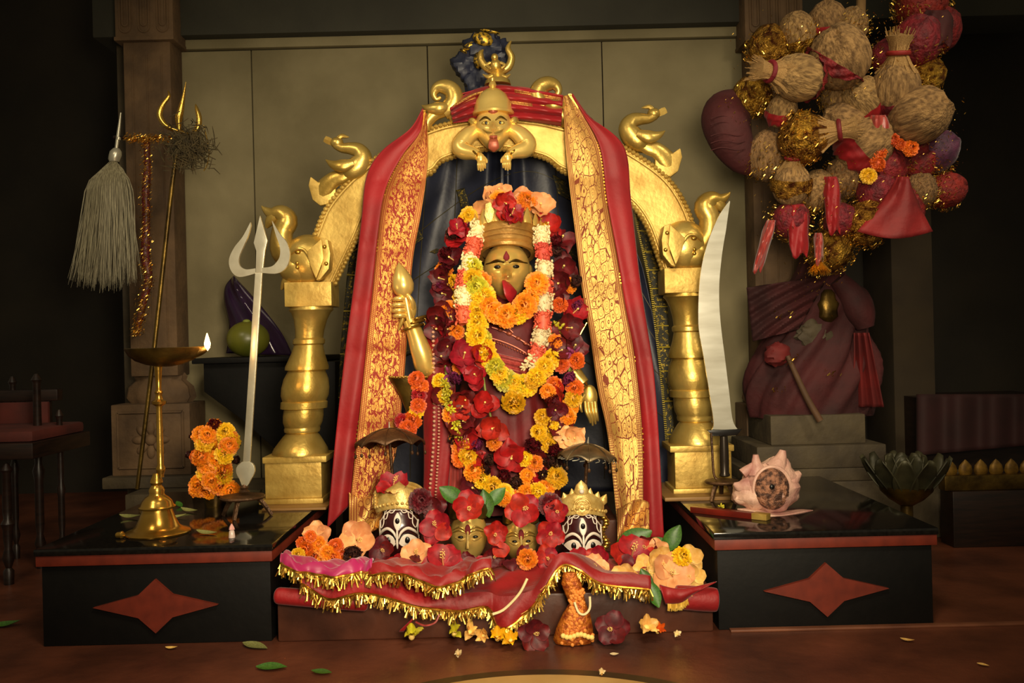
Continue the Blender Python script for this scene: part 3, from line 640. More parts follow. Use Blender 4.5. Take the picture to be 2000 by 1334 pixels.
# draped shawl with bead trim
SL = [(850, 632), (828, 668), (822, 720), (826, 800), (828, 900), (826, 985)]; SRt = [(905, 622), (892, 668), (890, 740), (888, 820), (880, 900), (872, 985)]
def shawl(u, v): 
    a = crom(SL, v); b = crom(SRt, v); return at(a[0] + (b[0] - a[0]) * u, a[1] + (b[1] - a[1]) * u, -.085 - .02 * math.sin(u * PI) + .006 * math.sin(u * 9 + v * 3))
sh = MB().sheet(shawl, 20, 60).build('shawl', SARI, idol, solid=.003)
MB().sheet(lambda u, v: at(878 + 34 * u - 20 * max(0, v - .8) * (1 - u), 800 + 175 * v, -.088 + .006 * math.sin(u * 16)), 18, 30).build('satin_panel', ROSEC, sh, solid=.002)
bd = MB()
for l0 in ([(846, 640), (848, 760), (847, 860), (838, 975)], [(856, 760), (857, 860), (850, 980)]):
    for p in even([at(x, y, -.115) for x, y in l0], .0125 if l0[0][0] < 850 else .009): bd.ball(p, (.0048, .0045, .0042) if l0[0][0] < 850 else (.004, .004, .003), segs=8, rings=6)
bd.build('bead_trim', mat('pearl_bead', (222, 170, 140), .3, .3), sh, kind='stuff')
# head
Yh = -.035; c = at(990, 530, Yh); w, d, h = S(46, Yh), .068, S(57, Yh)
hd = head_mesh(c, w, d, h, nose=1.1, jaw=.34, amp=1.2).build('head', GOLDF, idol, label='golden face with protruding red tongue')
MB().box(c + V(-w * .8, -.005, h * .24), c + V(w * .8, .02, h * .30)).build('brow_band', BRASSD, hd, bev=.002)
eyes(hd, c, w, d, h, BLACK, BLACK, 1.0)
for s in (-1, 1):
    MB().tube([c + V(s * w * .10, -d * 1.0, h * .22), c + V(s * w * .4, -d * .98, h * .32), c + V(s * w * .8, -d * .62, h * .22)], [.002, .0028, .001], 8, n=12).build('eyebrow', BRASSD, hd)
    MB().ball(c + V(s * w * .98, .0, -h * .02), (.008, .012, .02), segs=12, rings=8).build('ear', GOLD, hd)
MB().tube([c + V(-s * w * 1.04, -.01, h * (.36 - .5 * i / 12)) + V(-.012 * math.sin(PI * i / 12), 0, 0) for i in range(13)], .0015, 6).build('ear_wire', CREAMG, hd)
MB().tube([c + V(x * w, -d * 1.05 * math.sqrt(max(.04, 1 - x * x - .09)) - .001, h * (.27 - .05 * x * x)) for x in [-.86 + 1.72 * i / 20 for i in range(21)]], .0021, 6).build('headband_line', BRASSD, hd)
tk = MB().lathe([(.001, -.012), (.009, -.004), (.0085, .003), (.004, .011), (.001, .017)], c + V(0, -d * .98, h * .42), 16, sq=.5); tk.build('tilak', VERM, hd)
MB().ball(c + V(-w * .02, -d * 1.0, -h * .24) + V(.004, -.012, 0), .0042, segs=10, rings=6).build('nose_ring', CREAMG, hd)
MB().tube([c + V(.004, -d * .88, -h * .50), c + V(.006, -d * 1.22, -h * .62), c + V(.010, -d * 1.28, -h * .86), c + V(.012, -d * 1.2, -h * 1.12)], [w * .30, w * .42, w * .44, w * .08], 16, n=18, flat=.28).build('tongue', TONGUE, hd)
# crown
ck = V(0, .012, h * .66); cm = Matrix.Rotation(-.36, 3, 'X')
cw = MB(); nn = 48
def crow(r, z): return [c + ck + cm @ V(r * math.cos(2 * PI * j / nn), r * .92 * math.sin(2 * PI * j / nn), z) for j in range(nn)]
cw.rings([crow(S(r), z) for r, z in ((47, -.008), (55, -.010), (58, -.003), (56, .004), (60, .008), (70, .044), (74, .048), (74, .055), (69, .055), (55, .006), (49, 0))], cap=False)
for zz_ in (.016, .030): cw.tube(crow(S(61.5 + zz_ * 280), zz_) + crow(S(61.5 + zz_ * 280), zz_)[:1], .0016, 5)
crn = cw.build('crown', mat('antique_gold', (196, 150, 78), .36, .45, (156, 112, 52), 14, bump=.15), idol)
for j in range(11):
    a = PI + PI * (j - 0) / 10; p = c + ck + cm @ V(S(72) * math.cos(a), S(72) * .92 * math.sin(a), .052); hh = .055 if j == 5 else .044 + .004 * (j % 2)
    MB().lathe([(.014, -.004), (.016, .010), (.008, hh * .7), (.001, hh)], p + cm @ V(0, -.004, 0), 10, sq=.4, M=cm @ Matrix.Rotation(a + PI / 2, 3, 'Z')).build('crown_leaf', GOLDF, crn)
MB().prism([(948, 398), (958, 394), (966, 412), (962, 432), (952, 436), (946, 420)], Yh - .07, Yh - .062).build('crown_jewel', CREAMG, crn, bev=.002)

# arms and hands
def finger(g, p, r0=.0062): g.tube(p, [r0, r0 * .95, r0 * .85, r0 * .45][:len(p)] if len(p) == 4 else [r0, r0 * .9, r0 * .5], 10, n=10)
Yr = -.10
a1 = MB().tube(pts([(930, 640, -.02), (880, 668, -.05), (838, 716, -.085), (824, 690, -.10), (812, 655, -.105), (800, 625, -.105)], 0), [S(24), S(25), S(22), S(20), S(16), S(13)], 16, n=30).build('raised_arm', GOLDF, idol)
for (x, y, r_) in ((812, 630, 17), (806, 640, 21), (818, 622, 14)):
    cc = at(x, y, Yr); ax = (at(812, 655, Yr) - at(798, 612, Yr)).normalized(); b1 = ax.cross(V(0, 1, 0)).normalized()
    MB().tube([cc + (b1 * math.cos(2 * PI * i / 20) + V(0, 1, 0) * math.sin(2 * PI * i / 20)) * S(r_) for i in range(21)], .0042, 8).build('bangle', BRASS, a1)
hn = MB(); pc = at(797, 600, Yr); hn.ball(pc, (S(16), .018, S(25)), M=Matrix.Rotation(-.15, 3, 'Y'), segs=18, rings=12)
for k_, y in enumerate((584, 596, 607, 617)):
    L = (20, 24, 23, 19)[k_]
    finger(hn, pts([(800, y, Yr + .002), (790 - L * .3, y - 1, Yr - .024), (784 - L * .6, y, Yr - .022), (785 - L * .75, y + 2, Yr - .006)], 0), .0076)
finger(hn, pts([(806, 602, Yr - .01), (804, 588, Yr - .024), (798, 578, Yr - .026), (792, 573, Yr - .022)], 0), .0072)
hn.build('raised_hand', GOLDF, a1, label='golden hand closed around a bud-shaped mace')
bu = MB(); A0 = at(779, 514, Yr - .012); A1 = at(792, 582, Yr - .012); ax = (A0 - A1)
M3 = ax.normalized().to_track_quat('Z', 'Y').to_matrix(); LL = ax.length
bu.lathe([(.010, -LL * .9), (.011, 0), (.016, LL * .05), (.027, LL * .18), (.031, LL * .36), (.027, LL * .58), (.014, LL * .84), (.001, LL * 1.02)], A1, 20, M=M3)
bu.build('mace', GOLDF, idol, label='golden bud-shaped mace in the raised hand')
MB().tube(pts([(790, 612), (784, 630), (778, 646)], Yr - .006), [.009, .007, .002], 10, n=8).build('mace_tip', GOLD, idol)
a2 = MB().tube(pts([(1055, 640, -.02), (1100, 690, -.04), (1122, 728, -.06), (1140, 750, -.07)], 0), [S(24), S(20), S(15), S(12)], 16, n=20).build('lowered_arm', GOLD, idol)
MB().tube([at(1138 + 9 * math.cos(t), 748 + 8 * math.cos(t + .8), -.07 + .02 * math.sin(t)) for t in [2 * PI * i / 20 for i in range(21)]], .004, 8).build('bangle', BRASS, a2)
h2 = MB(); pc = at(1152, 776, -.075); h2.ball(pc, (S(15), .012, S(24)), segs=16, rings=10)
for k_, dx in enumerate((-9, -3, 4, 10)): finger(h2, pts([(1152 + dx, 785, -.08), (1154 + dx, 803, -.088), (1158 + dx * .8, 816, -.085), (1160 + dx * .8, 822 + (4, 9, 6, 0)[k_], -.078)], 0), .0058)
finger(h2, pts([(1142, 772, -.08), (1134, 785, -.09), (1134, 798, -.092), (1137, 805, -.09)], 0), .0055)
h2.build('lowered_hand', GOLD, a2)
MB().tube(pts([(1128, 662), (1146, 630)], -.07), .0022, 6).build('gold_pin', BRASS, a2)
# flaring cup held at her side with marigolds
cup = thing('flaring_cup', at(800, 830, -.12), 'dark brass cup flaring to a scalloped rim beside the shawl', 'cup')
MB().pxlathe([(806, 836, 10), (806, 800, 14), (803, 775, 21), (800, 752, 31), (798, 738, 38), (798, 735, 36), (800, 752, 28)], -.12, 28, sq=.6).build('bowl', BRASSD, cup)
rm = MB()
for i in range(17): rm.ball(at(798 + 37 * math.cos(PI + PI * i / 16), 736, -.12) + V(0, -S(37) * .6 * math.sin(PI * i / 16), 0), .0038, segs=8, rings=5)
rm.build('rim_beads', BRASS, cup, kind='stuff')

# ------------------------------------------------------------------ flowers
def petal(fn, g, mi, nu=4, nv=5):
    g.sheet(fn, nu, nv, mi)
MC = {}
def hib_petal(m, var, wid=.40):
    key = ('hp', m.name, var)
    if key not in MC:
        r = random.Random(var * 7 + 1); b1, b2, ph = r.uniform(.10, .30), r.uniform(-.22, .10), r.uniform(0, 6)
        def f(u, v):
            s = (u - .5) * 2; wd = wid * math.sin(PI * min(.97, .08 + .84 * v ** .8)) ** .75
            return V(s * wd * .72, .02 + .50 * v, .42 * b1 * v * 2 + b2 * v ** 3 + .03 * math.sin(7 * v * s * 3 + ph) * v + .06 * s * s)
        MC[key] = MB().sheet(f, 6, 7).mesh('petal', m, 80)
    return MC[key]
def stamen_mesh(m):
    key = ('st', m.name)
    if key not in MC:
        g = MB().tube([V(0, 0, .0), V(.02, -.02, .2), V(.03, -.10, .48)], [.022, .018, .014], 6, n=6); r = random.Random(3)
        for i in range(16): a = i * 2.4; t = .3 + .2 * i / 16; g.ball(V(.028 + .05 * math.cos(a), -.05 - .05 * (t - .3) / .2 + .05 * math.sin(a), t), .016, 1, 6, 4)
        MC[key] = g.mesh('stamen', [m, POLLEN])
    return MC[key]
def hib_mesh(m, var):
    """whole hibiscus in one mesh, for strung flowers"""
    key = ('h', m.name, var)
    if key not in MC:
        g = MB(); r = random.Random(var + 50)
        for k_ in range(5):
            b1, b2, ph = r.uniform(.05, .5), r.uniform(-.35, .15), r.uniform(0, 6); M_ = Matrix.Rotation(2 * PI * k_ / 5 + r.uniform(-.2, .2), 3, 'Z') @ Matrix.Rotation(r.uniform(-.1, .6), 3, 'X')
            def f(u, v):
                s = (u - .5) * 2; wd = .42 * math.sin(PI * min(.97, .08 + .84 * v ** .8)) ** .75
                return M_ @ V(s * wd * .7, .02 + .5 * v, .4 * b1 * v + b2 * v ** 3 + .05 * math.sin(9 * v * s + ph) * v + .08 * s * s)
            g.sheet(f, 4, 5)
        g.tube([V(0, 0, 0), V(.02, -.05, .3)], .02, 5, 1); g.ball(V(.02, -.05, .32), .04, 1, 6, 4)
        MC[key] = g.mesh('hibiscus', [m, POLLEN], 80)
    return MC[key]
def mari_mesh(m, var, core=None):
    key = ('m', m.name, var)
    if key not in MC:
        g = MB(); r = random.Random(var + 9); g.ball((0, 0, .02), (.36, .36, .30), 0, 10, 7)
        for th, nn_ in ((8, 6), (24, 12), (40, 17), (57, 21), (74, 24), (91, 24), (110, 20), (130, 13)):
            for i in range(nn_):
                a = 2 * PI * (i + r.uniform(-.3, .3)) / nn_; t = math.radians(th + r.uniform(-7, 7)); dr = V(math.sin(t) * math.cos(a), math.sin(t) * math.sin(a), math.cos(t) * .82)
                tg = V(-math.sin(a), math.cos(a), 0); L = r.uniform(.44, .53); w_ = .060; up = dr.cross(tg) * r.uniform(.03, .09)
                g.add([dr * .3 - tg * w_ * .5, dr * .3 + tg * w_ * .5, dr * L * .92 + tg * w_ * 1.15 + up, dr * L - up * .6, dr * L * .92 - tg * w_ * 1.15 + up], [(0, 1, 2, 3, 4)])
        MC[key] = g.mesh('marigold', m, 180)
    return MC[key]
def tube_mesh(m, var):
    key = ('t', m.name, var)
    if key not in MC:
        g = MB(); r = random.Random(var + 31); g.lathe([(.30, -.5), (.36, 0), (.30, .5)], (0, 0, 0), 10)
        for i in range(90):
            a = r.uniform(0, 6.28); z = r.uniform(-.5, .5); dr = V(math.cos(a), math.sin(a), 0); p = dr * r.uniform(.36, .44) + V(0, 0, z)
            M_ = dr.to_track_quat('Z', 'Y').to_matrix() @ Matrix.Rotation(r.uniform(0, 3), 3, 'Z')
            g.ball(p, (.10, .045, .06), 0, 6, 4, M_)
        MC[key] = g.mesh('tuberose_segment', m, 60)
    return MC[key]
def bud_mesh(m, var):
    key = ('b', m.name, var)
    if key not in MC:
        g = MB(); r = random.Random(var + 77)
        for i in range(9):
            dr = V(r.gauss(0, 1), r.gauss(0, 1), r.gauss(0, .7) + .4).normalized(); g.ball(dr * .28, (.10, .10, .24), 0, 6, 5, dr.to_track_quat('Z', 'Y').to_matrix())
        MC[key] = g.mesh('bud_cluster', m, 60)
    return MC[key]
def with_mesh(m, var):
    key = ('w', m.name, var)
    if key not in MC:
        g = MB(); r = random.Random(var + 400)
        for k_ in range(9):
            M_ = Matrix.Rotation(2 * PI * k_ * .38, 3, 'Z') @ Matrix.Rotation(r.uniform(.35, 1.35), 3, 'X'); ph = r.uniform(0, 6)
            def f(u, v):
                s = (u - .5) * 2; wd = .30 * math.sin(PI * min(.96, .1 + .84 * v)) ** .7; return M_ @ V(s * wd + .05 * math.sin(8 * v + ph), .02 + .5 * v, .16 * s * s + .07 * math.sin(11 * v + 5 * s + ph)) - V(0, 0, .12)
            g.sheet(f, 5, 6)
        g.ball((0, 0, -.05), (.16, .16, .14), 0, 8, 6)
        MC[key] = g.mesh('withered_flower', m, 80)
    return MC[key]
def facing(j=.5): return V(R.uniform(-j, j), -1, R.uniform(-j * .6, j) + .1)
KIND = {'m': (mari_mesh, 'marigold'), 'h': (hib_mesh, 'hibiscus'), 'b': (bud_mesh, 'bud_cluster'), 'w': (with_mesh, 'withered_flower')}
def flower(par, kind, m, px, py, Y, size, d=None, spin=None):
    fn, nm = KIND[kind]
    return inst(fn(m, R.randrange(4)), nm, par, at(px, py, Y), d or facing(), spin, S(size, Y))
def garland(name, label, cat, path, step, choose, jit=6, cord=.004):
    p0 = path[len(path) // 2]; low = max(path, key=lambda p: p[1]); g = thing(name, at(low[0], low[1], low[2]), label, cat)
    MB().tube([at(*p) + V(0, .012, 0) for p in smooth(path, 50)], cord, 6).build('cord', STALK, g)
    for i, p in enumerate(even(path, step)):
        r = choose(i)
        if r is None: continue
        kd, m, sz = r; j = jit
        flower(g, kd, m, p[0] + R.uniform(-j, j), p[1] + R.uniform(-j, j), p[2] + R.uniform(-.012, .012), sz * R.uniform(.88, 1.12))
    return g
# outer garland: hibiscus, marigold and withered blooms all round the goddess
loop = [(985, 392, -.02), (925, 425, -.03), (886, 480, -.05), (872, 560, -.07), (868, 650, -.10), (872, 740, -.12), (886, 820, -.13), (905, 900, -.13), (930, 950, -.13)]
loopR = [(1010, 395, -.02), (1060, 425, -.03), (1092, 490, -.05), (1106, 570, -.07), (1112, 650, -.10), (1112, 740, -.12), (1100, 820, -.13), (1085, 890, -.13), (1070, 950, -.13)]
mix = ['h', 'w', 'm', 'h', 'b', 'm', 'h', 'w']
def outer(i):
    if i < 4: return (('m', P_PEACH, 46), ('m', P_ORANGE, 44), ('h', P_PEACH, 60), ('m', P_YELLOW, 34))[i]
    k_ = R.random()
    if k_ < .34: return ('h', R.choice([P_RED, P_DRED, P_DRED]), 60)
    if k_ < .58: return ('w', R.choice([P_DRED, P_MAG, P_BROWN]), 42)
    if k_ < .90: return ('m', R.choice([P_ORANGE, P_DEEPO, P_YELLOW]), 38)
    return ('b', R.choice([P_MAG, P_LEMON]), 40)
og = garland('hibiscus_garland', 'long mixed garland of red hibiscus and orange marigold framing the whole idol', 'garland', loop, 21, outer, 14)
for x, y, k_, m_, s_ in ((893, 447, 'h', P_RED, 40), (1128, 600, 'w', P_MAG, 34), (860, 560, 'w', P_MAG, 34), (868, 530, 'w', P_DRED, 40), (1125, 555, 'w', P_BROWN, 40)): flower(og, k_, m_, x, y, -.07, s_)
for i, p in enumerate(even(loopR, 21)):
    kd, m_, sz = outer(i); flower(og, kd, m_, p[0] + R.uniform(-14, 14), p[1] + R.uniform(-12, 12), p[2] + R.uniform(-.015, .015), sz)
MB().tube([at(*p) + V(0, .012, 0) for p in smooth(loopR, 40)], .004, 6).build('cord', STALK, og)
for side, o_ in ((loop, 22), (loopR, -22)):                     # second, inner row makes the garland thick
    for p in even(side[3:], 30):
        kd, m_, sz = outer(9); flower(og, kd, m_, p[0] + o_ + R.uniform(-8, 8), p[1] + R.uniform(-12, 12), p[2] - .012, sz * .9)
for x, y, m_, s_ in ((960, 392, P_PEACH, 50), (1020, 400, P_PEACH, 56), (1045, 430, P_CREAM, 52), (940, 440, P_PEACH, 46), (975, 385, P_PEACH, 46), (1050, 460, P_PEACH, 46), (915, 425, P_YELLOW, 30), (905, 433, P_YELLOW, 26)):
    flower(og, 'm' if s_ < 40 else 'h', m_, x, y - 4, -.04 if s_ < 40 else .012, s_ * 1.15 if s_ > 40 else s_)
for x, y in ((985, 395), (1000, 418), (992, 425)): flower(og, 'h', P_RED, x, y, -.105, 48)
# white and coral tuberose garland
tb = thing('tuberose_garland', at(1045, 705, -.14), 'thick garland of white and coral tuberose bands over both shoulders', 'garland')
for path in ([(932, 452, -.07), (922, 490, -.09), (910, 535, -.11), (905, 580, -.13), (908, 628, -.14)], [(1058, 462, -.07), (1062, 500, -.09), (1064, 550, -.11), (1062, 600, -.13), (1058, 650, -.14), (1042, 712, -.14)]):
    cs = smooth(path, 60); MB().tube([at(*p) for p in cs], .008, 8).build('cord', STALK, tb)
    ev = even(path, 33)
    for i, p in enumerate(ev):
        a = at(*ev[max(i - 1, 0)]); b = at(*ev[min(i + 1, len(ev) - 1)]); inst(tube_mesh(P_PINK if i % 2 else P_WHITE, i % 3), 'tuberose_segment', tb, at(*p), (b - a).normalized(), None, (S(38), S(38), S(36)))
for k_ in range(7): flower(tb, 'b', P_WHITE, 1035 + R.uniform(-12, 12), 706 + R.uniform(-10, 14), -.15, 24)
# long yellow marigold garland
garland('yellow_marigold_garland', 'long yellow marigold garland hanging in a V down to her waist', 'garland',
        [(926, 520, -.10), (928, 560, -.12), (936, 600, -.13), (930, 630, -.145), (940, 665, -.15), (955, 700, -.155), (980, 735, -.155), (1000, 752, -.155), (1030, 750, -.155), (1058, 725, -.15), (1072, 695, -.14)], 15,
        lambda i: ('m', R.choice([P_YELLOW, P_YELLOW, P_LEMON]), 44), 6)
yp = thing('yellow_marigold', at(1003, 800, -.15), 'fat yellow marigold hanging on its green stalk below the yellow garland', 'flower')
inst(mari_mesh(P_YELLOW, 1), 'bloom', yp, at(1003, 786, -.155), (0, -.7, -.5), 1, (S(48), S(48), S(44)))
MB().tube(pts([(1001, 772), (1000, 760), (996, 745)], -.15), [.006, .0045, .004], 8, n=8).build('stalk', STALK, yp)
# neck garland
garland('orange_marigold_garland', 'short orange marigold garland close under her chin', 'garland',
        [(936, 556, -.11), (944, 584, -.13), (964, 604, -.15), (990, 620, -.16), (1016, 606, -.16), (1038, 580, -.15), (1048, 548, -.12)], 22,
        lambda i: ('m', [P_ORANGE, P_YELLOW, P_ORANGE, P_ORANGE][i % 4], 48), 4)
# lower orange loop
garland('lower_marigold_garland', 'orange marigold garland looped low around the hem of the robe', 'garland',
        [(898, 850, -.12), (908, 880, -.14), (922, 912, -.15), (945, 938, -.16), (975, 958, -.165), (1005, 972, -.165), (1040, 962, -.165), (1072, 945, -.16), (1096, 910, -.15)], 24,
        lambda i: ('m', R.choice([P_ORANGE, P_ORANGE, P_YELLOW]), 44), 5)
# blooms scattered on the lower robe between the two sides of the outer garland
lg = thing('mixed_flower_string', at(1000, 960, -.15), 'string of red hibiscus and dark withered blooms across the lower robe', 'garland')
for x, y, k_, m_, s_ in ((935, 690, 'h', P_RED, 56), (905, 700, 'h', P_RED, 66), (930, 735, 'h', P_RED, 56), (945, 790, 'h', P_RED, 60), (965, 835, 'h', P_RED, 64), (1000, 890, 'h', P_RED, 70), (965, 865, 'm', P_ORANGE, 34), (1025, 895, 'm', P_YELLOW, 36), (1060, 815, 'm', P_YELLOW, 36), (1052, 845, 'm', P_YELLOW, 36), (1040, 870, 'w', P_DRED, 46), (1045, 905, 'm', P_ORANGE, 36), (960, 900, 'w', P_BROWN, 36), (985, 930, 'w', P_DRED, 40), (1010, 940, 'w', P_BROWN, 36), (1030, 930, 'm', P_ORANGE, 34), (1075, 905, 'w', P_BROWN, 40), (1085, 880, 'w', P_DRED, 40), (1105, 855, 'h', P_PEACH, 46), (1120, 850, 'h', P_PEACH, 50), (1070, 765, 'm', P_ORANGE, 34), (1075, 780, 'w', P_DRED, 40), (1085, 800, 'h', P_DRED, 50), (935, 870, 'w', P_MAG, 36), (950, 920, 'w', P_BROWN, 34), (1060, 930, 'w', P_BROWN, 34)):
    flower(lg, k_, m_, x, y, -.155, s_)
MB().tube(pts([(940, 700, -.14), (955, 800, -.14), (990, 900, -.14), (1040, 900, -.14), (1065, 800, -.14)], 0), .003, 6, n=30).build('cord', STALK, lg)
gs = garland('pale_bud_garland', 'thin string of pale greenish buds beside the shawl', 'garland', [(868, 748, -.13), (878, 790, -.14), (890, 830, -.14), (905, 862, -.14)], 10, lambda i: ('b', P_LEMON, 26), 3, .002)
garland('cup_marigold_garland', 'short orange marigold garland hung over the flaring cup', 'garland', [(812, 742, -.155), (822, 765, -.16), (815, 790, -.16), (806, 818, -.165), (795, 835, -.165), (780, 815, -.16)], 17, lambda i: ('m', [P_DEEPO, P_DEEPO, P_RED, P_DEEPO, P_YELLOW][i % 5], 36), 3)

# ------------------------------------------------------------------ the four masks in front of the goddess
YM = -.33
def tubepx(g, l, Y, r, mi=0, n=14): g.tube(pts(l, Y), r, 6, mi, n=n)
def mask_base(name, cx, cy, hw, hh, label, m, group):
    c = at(cx, cy, YM + .04); o = thing(name, at(cx, cy + hh + 14, YM), label, 'mask', group)
    f = head_mesh(c, S(hw, YM), .055, S(hh, YM), nose=.9, mouth=.9, segs=40, rings=32).build('face', m, o)
    nb = MB().pxlathe([(cx, cy + hh * .7, hw * .6), (cx, cy + hh + 14, hw * .8)], YM + .05, 20, sq=.6).build('neck', m, o)
    return o, f, c
def black_mask(cx, cy, full, label):
    hw, hh = 43, 66
    o, f, c = mask_base('painted_mask', cx, cy, hw, hh, label, MASKD, 'maroon painted masks'); w, d, h = S(hw, YM), .055, S(hh, YM)
    def surf(x, z, k=1.04):      # point on the face in front of (x, z)
        q = max(0.02, 1 - min(.98, (x * 1.02) ** 2 + z ** 2)); return c + V(x * w, -d * math.sqrt(q) * k - .004, z * h)
    for s in (-1, 1):
        xs = [.06, .2, .42, .65, .84]; zu = [-.16, .0, .06, .0, -.14]; zl = [-.18, -.28, -.31, -.25, -.15]
        vs = [surf(s * x, z, 1.03) for x, z in zip(xs, zu)] + [surf(s * x, z, 1.03) for x, z in list(zip(xs, zl))[::-1]]
        g = MB().sheet(lambda u, v: surf(s * crom([(x, 0) for x in xs], u)[0], crom([(a, b) for a, b in zip(zu, zl)], u)[0] * (1 - v) + crom([(a, b) for a, b in zip(zu, zl)], u)[1] * v, 1.05), 12, 6)
        e = g.build('eye', WHITE, f, solid=.003)
        MB().ball(surf(s * .42, -.12, 1.09), (.0075, .003, .0085), segs=12, rings=6).build('pupil', BLACK, e)
        MB().tube([surf(s * x, z + .015, 1.09) for x, z in zip(xs, zu)], .0012, 6, n=14).build('lid_line', BLACK, e)
        MB().tube([surf(s * x, z, 1.08) for x, z in ((.04, -.08), (.18, .12), (.45, .22), (.72, .12), (.92, -.08))], [.0015, .0035, .004, .0035, .001], 8, n=18).build('eyebrow', WHITE, f)
        MB().tube([surf(s * x, z, 1.08) for x, z in zip(xs, zl)], .0018, 6, n=14).build('lower_lid', WHITE, e)
        g = MB()
        for l_ in ([(.0, .74), (.3, .72), (.6, .6), (.88, .34)], [(.88, .38), (.86, .1), (.9, -.15)], [(.1, .76), (.25, .66), (.42, .68), (.3, .76)], [(.45, .68), (.52, .5), (.66, .48), (.62, .64)], [(.66, .56), (.66, .34), (.8, .2), (.86, .4)], [(.55, .8), (.68, .72), (.62, .64), (.52, .72)]):
            g.tube([surf(s * x, z, 1.07) for x, z in l_], .0014, 6, n=16)
        g.build('white_scrollwork', WHITE, f)
    te = MB().sheet(lambda u, v: surf((u - .5) * .34 * math.sin(PI * min(.98, max(.02, v))) ** .7, .16 + .50 * v, 1.05), 6, 14).build('third_eye', WHITE, f, solid=.003)
    MB().ball(surf(0, .44, 1.10), (.006, .0025, .008), segs=12, rings=6).build('pupil', BLACK, te)
    MB().tube([surf(0, z, 1.12 + .12 * G(z + .2, .3)) for z in (.2, .02, -.2, -.34)], [.0022, .0028, .003, .0018], 6, n=10).build('nose_line', WHITE, f)
    # gilt crown
    cb = c + V(0, .006, h * .60); cr_ = MB(); nn_ = 36
    def ring(r, z): return [cb + V(r * math.cos(2 * PI * j / nn_), r * .85 * math.sin(2 * PI * j / nn_), z + .018 * max(0, -math.sin(2 * PI * j / nn_)) ** 2) for j in range(nn_)]
    cr_.rings([ring(w * k_, z) for k_, z in ((1.02, 0), (1.12, -.002), (1.14, .006), (1.08, .012), (1.08, .03), (.98, .045), (.7, .055), (.3, .06), (.02, .062))], cap=False)
    cr_ = cr_.build('crown', CREAMG, o)
    for k_ in range(17):
        a = PI + PI * k_ / 16; MB().ball(cb + V(w * 1.15 * math.cos(a), w * .97 * math.sin(a), .012 + .018 * max(0, -math.sin(a)) ** 2), .0045, segs=8, rings=6).build('bead', CREAMG, cr_)
    if full:
        for k_, (a, hh_, rr) in enumerate(((-.95, .028, .012), (-.6, .036, .014), (-.3, .046, .016), (.3, .046, .016), (.6, .036, .014), (.95, .028, .012))):
            M_ = Matrix.Rotation(a * .55, 3, 'Y'); MB().lathe([(rr * .7, 0), (rr, hh_ * .35), (rr * .5, hh_ * .75), (.001, hh_)], cb + V(w * a, -.03 + .03 * a * a, .032), 12, M=M_, sq=.5).build('crown_petal', CREAMG, cr_)
        t_ = MB().lathe([(.012, 0), (.019, .014), (.014, .03), (.001, .042)], cb + V(0, -.04, .058), 14, sq=.5).build('crown_jewel', CREAMG, cr_)
        MB().ball(cb + V(0, -.05, .073), .0065, segs=10, rings=6).build('stone', WHITE, t_)
        for r_ in (.021, .013, .006): MB().tube([cb + V(r_ * math.cos(t), -w * .92, .034 + r_ * math.sin(t)) for t in [2 * PI * i / 20 for i in range(21)]], .0028, 6).build('rosette_ring', CREAMG, cr_)
        g = MB()
        for i in range(12): g.ball(cb + V(w * (1.05 + .12 * math.sin(i)), -.004, -.004 - i * .0085), (.009, .007, .006), segs=8, rings=6)
        g.build('side_pendant', BRASS, cr_)
    else:
        for k_ in range(5): MB().tube([cb + V(w * 1.1 * math.cos(t), -.02 - w * .7 * -math.sin(t) * -1, .018 + k_ * .008 + .022 * -math.sin(t)) for t in [PI + PI * i / 16 for i in range(17)]], .0042, 6).build('crown_ridge', CREAMG, cr_)
black_mask(782, 1038, False, 'maroon mask with white scrolls and three eyes, ribbed gilt crown, left one')
black_mask(1136, 1048, True, 'maroon mask with white scrolls and three eyes under a petalled gilt crown')
def gold_mask(cx, cy, hw, hh, label):
    o, f, c = mask_base('gold_mask', cx, cy, hw, hh, label, GOLDF, 'small gold masks'); w, d, h = S(hw, YM), .055, S(hh, YM)
    for s in (-1, 1):
        e = MB().tube([c + V(s * w * x, -d * y, h * z) for x, y, z in ((.12, .96, .06), (.36, .97, .0), (.7, .72, .06))], [.0015, .004, .0015], 8, n=12).build('eyelid', CREAMG, f)
        MB().ball(c + V(s * w * .38, -d * .88, h * .09), (w * .16, .004, h * .05), segs=12, rings=6).build('eye', BLACK, f)
        for z, dz in ((.24, .10), (.33, .12)): MB().tube([c + V(s * w * .12, -d * 1.0, h * z), c + V(s * w * .42, -d * .98, h * (z + dz)), c + V(s * w * .8, -d * .66, h * (z - .02))], [.0018, .0026, .001], 8, n=12).build('eyebrow', GOLD, f)
    MB().tube([c + V(0, -d * 1.04, h * .3), c + V(0, -d * 1.28, h * -.04), c + V(0, -d * 1.36, h * -.24)], [.0028, .0035, .004], 8, n=10).build('nose_ridge', CREAMG, f)
    MB().ball(c + V(0, -d * 1.0, h * .34), (.0075, .004, .015), segs=14, rings=8).build('tilak', VERM, f)
    cp = MB().lathe([(w * .98, 0), (w * 1.08, .004), (w * 1.06, .02), (w * .95, .034), (w * .5, .045), (.001, .048)], c + V(0, .01, h * .60), 26, sq=.85).build('cap', BRASSD, o)
gold_mask(916, 1046, 37, 56, 'gold mask between the left maroon mask and the other gold mask')
gold_mask(1018, 1054, 34, 52, 'gold mask beside the maroon mask with the petalled crown')

